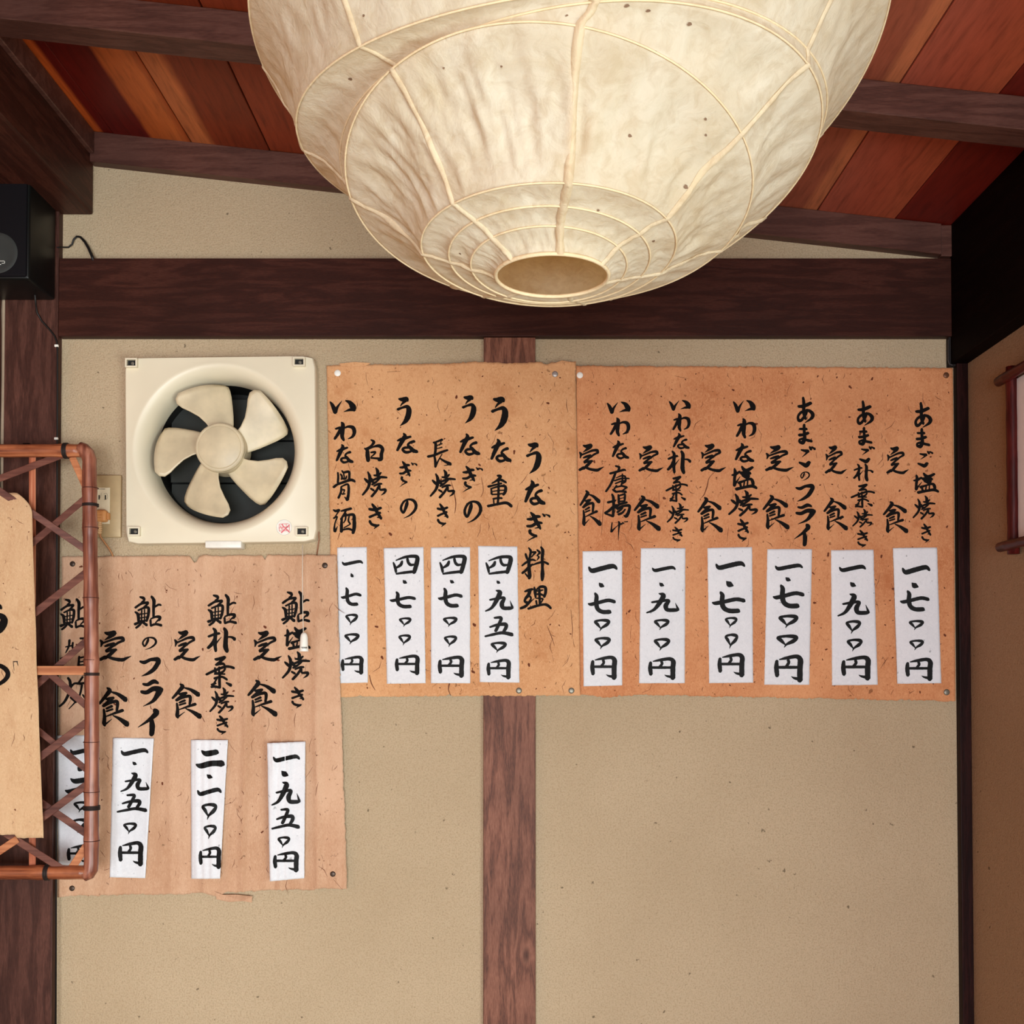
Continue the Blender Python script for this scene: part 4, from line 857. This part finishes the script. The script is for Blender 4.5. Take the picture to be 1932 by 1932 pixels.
def hang():
    vs = []; fs = []; nx, ny = 70, 130
    for j in range(ny+1):
        v = j/ny; y = 930+645*v
        xr_ = 58+15*v**.7+ (9*v**2) + 1.2*mn.noise(Vector((v*9, 0, 3)))
        if v < .06: xr_ -= 26*(1-v/.06)**2
        for i in range(nx+1):
            u = i/nx; x = -235*(1-u)+xr_*u; yy = y+(1.6*mn.noise(Vector((x*.1, 5, 0)))+(6 if x > 32 else 0)*v)*(1 if j == ny else (0 if j else 1))
            vs.append(W(x, yy, -hH(x, y)))
    k = nx+1
    for j in range(ny):
        for i in range(nx): a = j*k+i; fs.append((a, a+k, a+k+1, a+1))
    me = bpy.data.meshes.new('hanging_sheet'); me.from_pydata([tuple(v) for v in vs], [], fs); me.update()
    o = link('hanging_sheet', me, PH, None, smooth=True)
    md = o.modifiers.new('thickness', 'SOLIDIFY'); md.thickness = .0005; md.offset = -1
    return o
hs_ = hang(); tag(hs_, 'brown paper sheet with large brush characters inside the bamboo frame', 'menu')
flecks(hs_, (-230, 960, 62, 1555), hH, 90, 25, 9)
line_of(hs_, [('う', -48, 1140, 16, 1206), ('の', -62, 1252, 20, 1306)], hH, INK, 'brush_character', 1.15, .0009)
vs = []; fs = []
ink_strokes(vs, fs, [[(25, 1248.5, 2), (33, 1248, 1.6)], [(25, 1250, 1.2), (26.5, 1265, .6)], [(32, 1249, 1.6), (34, 1256, .8)]], lambda px, py, l: W(px, py, -hH(px, py)-.0007)); flat_mesh('small_tear', vs, fs, BND, hs_)

# ------------------------------------------------------------------ picture on the right wall
RODM = m_wood('red_lacquered_rod', srgb(44, 8, 7), srgb(76, 17, 15), srgb(100, 32, 27), 'z', 60, .7, .4, .2, 8)
RODY = m_wood('red_lacquered_rod_level', srgb(44, 8, 7), srgb(76, 17, 15), srgb(100, 32, 27), 'y', 60, .7, .4, .2, 9)
def Wx(px, py, X):
    a, bb = ray(px, py); d = X/a; return Vector((X, d-CAMD, CAMH+bb*d))
vt = Wx(1908, 692, .838); vb = Wx(1909, 1046, .838); ht = Wx(1897, 714, .830); hb = Wx(1896, 1031, .830)
pf = empty('picture_frame', (XR, vt.y-.2, (vt.z+vb.z)/2))
for yy in (vt.y, vt.y-.42):
    b = MB(); b.tube([(.8385, yy, vb.z+(vt.z-vb.z)*i/14) for i in range(15)], [.0098*(1+.05*sin(i*2.1)) for i in range(15)], 12); b.build('upright_rod', RODM, pf, smooth=True)
for zz in (ht.z, hb.z):
    b = MB(); b.tube([(.8275, vt.y+.026-.47*i/14, zz) for i in range(15)], [.0085*(1+.05*sin(i*1.7)) for i in range(15)], 12); b.build('level_rod', RODY, pf, smooth=True)
b = MB(); b.box(.843, .8495, vt.y-.415, vt.y-.005, hb.z+.004, ht.z-.004, .0005); b.build('picture_sheet', m_plain('picture_white', srgb(240, 232, 234), .5, 0, .4, .05), pf)
tag(pf, 'dark red rod picture frame around a white sheet on the right wall', 'picture')

# ------------------------------------------------------------------ paper lantern
def m_lantern(nm='lantern_paper', cA=srgb(240, 234, 214), cB=srgb(216, 198, 162), cC=srgb(202, 180, 142), tr_=.46):
    t = NT(nm); u = t.coord()
    n1 = t.noise(u, 13.0, 6, .65, .6); n2 = t.noise(u, 70.0, 5, .65, .8)
    c = t.mix(t.ramp(n1, [(.40, 0.0), (.72, .6)]), cA, cB)
    c = t.mix(t.ramp(n2, [(.35, .35), (.55, 0.0)]), c, cC)
    bp = t.n('ShaderNodeBump'); bp.inputs['Strength'].default_value = .6; bp.inputs['Distance'].default_value = .006
    t.l(t.math('ADD', t.math('MULTIPLY', n1, .8), t.math('MULTIPLY', n2, .25)), bp.inputs['Height'])
    d = t.n('ShaderNodeBsdfDiffuse'); tr = t.n('ShaderNodeBsdfTranslucent'); m = t.n('ShaderNodeMixShader'); m.inputs[0].default_value = tr_
    t.l(c, d.inputs[0]); t.l(t.mix(1.0, c, srgb(250, 222, 170), 'MULTIPLY'), tr.inputs[0])
    t.l(bp.outputs[0], d.inputs['Normal']); t.l(bp.outputs[0], tr.inputs['Normal'])
    t.l(d.outputs[0], m.inputs[1]); t.l(tr.outputs[0], m.inputs[2]); t.l(m.outputs[0], t.out.inputs[0]); return t.m
LP = m_lantern(); HOOP = m_lantern('lantern_hoop', srgb(244, 226, 190), srgb(236, 214, 172), srgb(220, 192, 148), .30); SEAM = m_lantern('lantern_seam', srgb(238, 226, 198), srgb(216, 194, 154), srgb(188, 158, 118), .40)
RG = [  # cx, depth from camera, r, h, a(cos), b(sin), r: cos2 sin2, h: cos2 sin2, r: cos1 sin1
 [0.0311, 0.9497, 0.0494, 0.3502, 0.0006, -0.0005, 0, 0, 0, 0, 0, 0],
 [0.0281, 0.9492, 0.0684, 0.3581, 0.0079, -0.0014, 0, 0, 0, 0, 0, 0],
 [0.0285, 0.9495, 0.0881, 0.3650, 0.0091, -0.0022, 0, 0, 0, 0, 0, 0],
 [0.0281, 0.9506, 0.1119, 0.3721, 0.0098, -0.0033, 0.007, 0.0193, -0.0005, 0.0007, 0.0162, -0.0088],
 [0.0275, 0.9505, 0.1758, 0.4237, 0.0413, -0.0151, -0.0018, 0.0221, 0.0042, -0.0028, 0.0105, -0.0088],
 [0.035, 0.9626, 0.2001, 0.4462, 0.0424, -0.0011, -0.0424, 0.0557, -0.0102, 0.0036, 0.0166, 0.08],
 [0.0277, 0.9671, 0.2231, 0.478, 0.0091, -0.0011, -0.0461, 0.0248, -0.0048, 0.0052, -0.0248, 0.0397],
 [0.0341, 0.9488, 0.2808, 0.5395, 0.0372, -0.0091, 0.0364, 0.021, -0.0077, 0.0071, 0.0001, 0.0206],
 [0.0341, 0.9488, 0.2720, 0.6300, 0.0150, .004, .01, 0, 0, 0, 0, 0],
 [0.0330, 0.9488, 0.2250, 0.7000, 0.0060, .003, 0, 0, 0, 0, 0, 0],
 [0.0330, 0.9488, 0.1500, 0.7500, 0, 0, 0, 0, 0, 0, 0, 0],
 [0.0330, 0.9488, 0.0550, 0.7750, 0, 0, 0, 0, 0, 0, 0, 0]]
def ringpt(k, th, dr=0.0):
    cx, D, r, h, a, b_, r1, r2, h2, h3, r3, r4 = RG[k]
    rr = r*(1+r1*cos(2*th)+r2*sin(2*th)+r3*cos(th)+r4*sin(th))+dr
    hh = h+a*cos(th)+b_*sin(th)+h2*cos(2*th)+h3*sin(2*th)
    return Vector((cx+rr*sin(th), D-rr*cos(th)-CAMD, CAMH+hh))
GN = 7; TH0 = radians(6)
NB = [6, 6, 6, 28, 10, 12, 26, 14, 12, 10, 8]
def lsurf(k, s, th, off=0.0):
    p = ringpt(k, th); q = ringpt(k+1, th); L = (q-p).length
    v = p.lerp(q, s); cx = RG[k][0]; out = Vector((sin(th), -cos(th), -.55 if k < 6 else (0 if k < 8 else .8))).normalized()
    sag = -min(.007, L*.06)*sin(pi*s)
    g = (th-TH0)/(2*pi/GN); g -= math.floor(g)
    sag += -.0045*sin(pi*g)*sin(pi*s)*min(1, L/.05)                       # gores pulled flat between the seams
    amp = .0050*min(1, L/.06)*sin(pi*min(max(s, 0), 1))**.6
    wr = mn.noise(Vector((th*7+k*5, s*1.1+k*3, k)))*.9+mn.noise(Vector((th*17+s*2.0, s*1.8, k*7)))*.55
    wr += .75*(.35-abs(mn.noise(Vector((th*6+s*1.6, s*2.4+k*2, k*4+1)))))+.45*(.3-abs(mn.noise(Vector((th*13-s*3, s*3.1, k*6+2)))))
    edge = mn.noise(Vector((th*26, k*9, 2)))*(exp(-s*9)+exp(-(1-s)*9))*.6
    return v+out*(sag+amp*wr+.0028*edge*sin(pi*min(1, s*1.02))*min(1, L/.05)+off)
lan = empty('paper_lantern', (.033, -1.10, CAMH+.35))
TS = 44
for g in range(GN):
    b = MB(); rows = []
    for k, nb in enumerate(NB):
        for j in range(nb + (1 if k == len(NB)-1 else 0)):
            s = j/nb
            rows.append([b.b.verts.new(lsurf(k, s, TH0+2*pi*(g+i/TS)/GN) if k < len(NB) else 0) for i in range(TS+1)])
    for A, B in zip(rows, rows[1:]):
        for i in range(TS): b.b.faces.new([A[i], A[i+1], B[i+1], B[i]])
    b.build('paper_panel', LP, lan, smooth=True)
for g in range(GN):
    b = MB(); th = TH0+2*pi*g/GN; rows = []
    for k, nb in enumerate(NB):
        for j in range(nb):
            s = j/nb; r_ = max(.04, RG[k][2]*(1-s)+RG[k+1][2]*s); w_ = (.0036 if g == 0 else .0026)*(1+.25*mn.noise(Vector((k+s*3, g, 0))))/r_
            tt = th+.012*mn.noise(Vector((k*1.3+s*2, g*3, 5)))
            rows.append([b.b.verts.new(lsurf(k, s, tt+d*w_, .0006+((.0032 if g == 0 else .0017) if abs(d) < .5 else 0))) for d in (-1, -.4, .4, 1)])
    for A, B in zip(rows, rows[1:]):
        for i in range(3): b.b.faces.new([A[i], A[i+1], B[i+1], B[i]])
    b.build('seam_strip', SEAM, lan, smooth=True)
for k in range(len(RG)):
    b = MB(); N = 150
    b.tube([ringpt(k, 2*pi*i/N, .0003)+Vector((0, 0, -.0003)) for i in range(N)], .0009 if k else .0018, 6, False, True)
    b.build('rim_ring' if k in (0, len(RG)-1) else 'bamboo_hoop', HOOP, lan, smooth=True)
# fly specks on the paper, placed where the photograph shows them
def proj(p):
    d = p.y+CAMD; h = p.z-CAMH; w_ = d*cos(PITCH)+h*sin(PITCH)
    return PPX+FPX*p.x/w_, PPY-FPX*(-d*sin(PITCH)+h*cos(PITCH))/w_
grid = []
for k in range(7):
    for j in range(12):
        for i in range(-60, 61):
            th = i/60*1.7; p = lsurf(k, j/12, th, .0004); grid.append((proj(p), k, j/12, th))
bb_ = MB()
for px, py, r in ((1188, 13, 5), (1226, 22, 4.5), (1298, 46, 5), (1232, 108, 3), (1327, 234, 3.4), (1338, 252, 3), (1286, 356, 5), (1296, 358, 2.6), (1128, 398, 3), (1232, 455, 4), (662, 152, 5), (752, 262, 4), (1186, 252, 4), (1066, 27, 3), (534, 118, 4), (645, 255, 2.5), (870, 478, 3), (686, 35, 3), (840, 130, 2.4), (950, 135, 2.6)):
    best = min(grid, key=lambda g_: (g_[0][0]-px)**2+(g_[0][1]-py)**2); _, k, s, th = best
    c = lsurf(k, s, th, .0007); rr_ = r/2050*(c.y+CAMD)*.95
    e1 = (lsurf(k, s, th+.01, .0007)-c).normalized(); e2 = (lsurf(k, min(s+.04, 1), th, .0007)-c).normalized()
    vv = [bb_.b.verts.new(c+e1*cos(a)*rr_*1.25*(.8+.2*cos(3*a))+e2*sin(a)*rr_*.8) for a in [2*pi*i/10 for i in range(10)]]
    bb_.b.faces.new(vv)
o = bb_.build('fly_specks', m_plain('speck_brown', srgb(120, 92, 70), .8), lan, fix=False); o['kind'] = 'stuff'
b = MB(); b.tube([(.033, -1.10, CAMH+.60), (.033, -1.10, ceil_z(.033)+.002)], .0022, 8); b.build('hanging_cord', CAB, lan, smooth=True)
b = MB(); b.lathe([(.0001, -.045), (.012, -.044), (.014, -.02), (.014, .03)], (.033, -1.10, CAMH+.62), 'z', 20); b.build('lamp_socket', WHITEP, lan, angle=40)
b = MB(); b.lathe([(.0001, -.075), (.016, -.068), (.026, -.050), (.030, -.030), (.024, -.008), (.013, .010), (.012, .02)], (.033, -1.10, CAMH+.555), 'z', 24); b.build('bulb', m_plain('unlit_bulb', srgb(240, 240, 236), .2), lan, smooth=True)
b = MB()
for i in range(3):
    a = 2*pi*i/3+.3; b.tube([(.033, -1.10, CAMH+.66), (.033+.055*cos(a), -1.10+.055*sin(a), CAMH+.774)], .0012, 6)
b.build('wire_support', PING, lan)
b = MB(); zc = ceil_z(.033); b.lathe([(.0001, -.03), (.02, -.028), (.034, -.008), (.035, .004)], (.033, -1.10, zc-.001), 'z', 24); b.build('ceiling_cup', WHITEP, lan, angle=40)
tag(lan, 'large crumpled cream paper lantern with round bottom opening hanging from the ceiling', 'lantern')
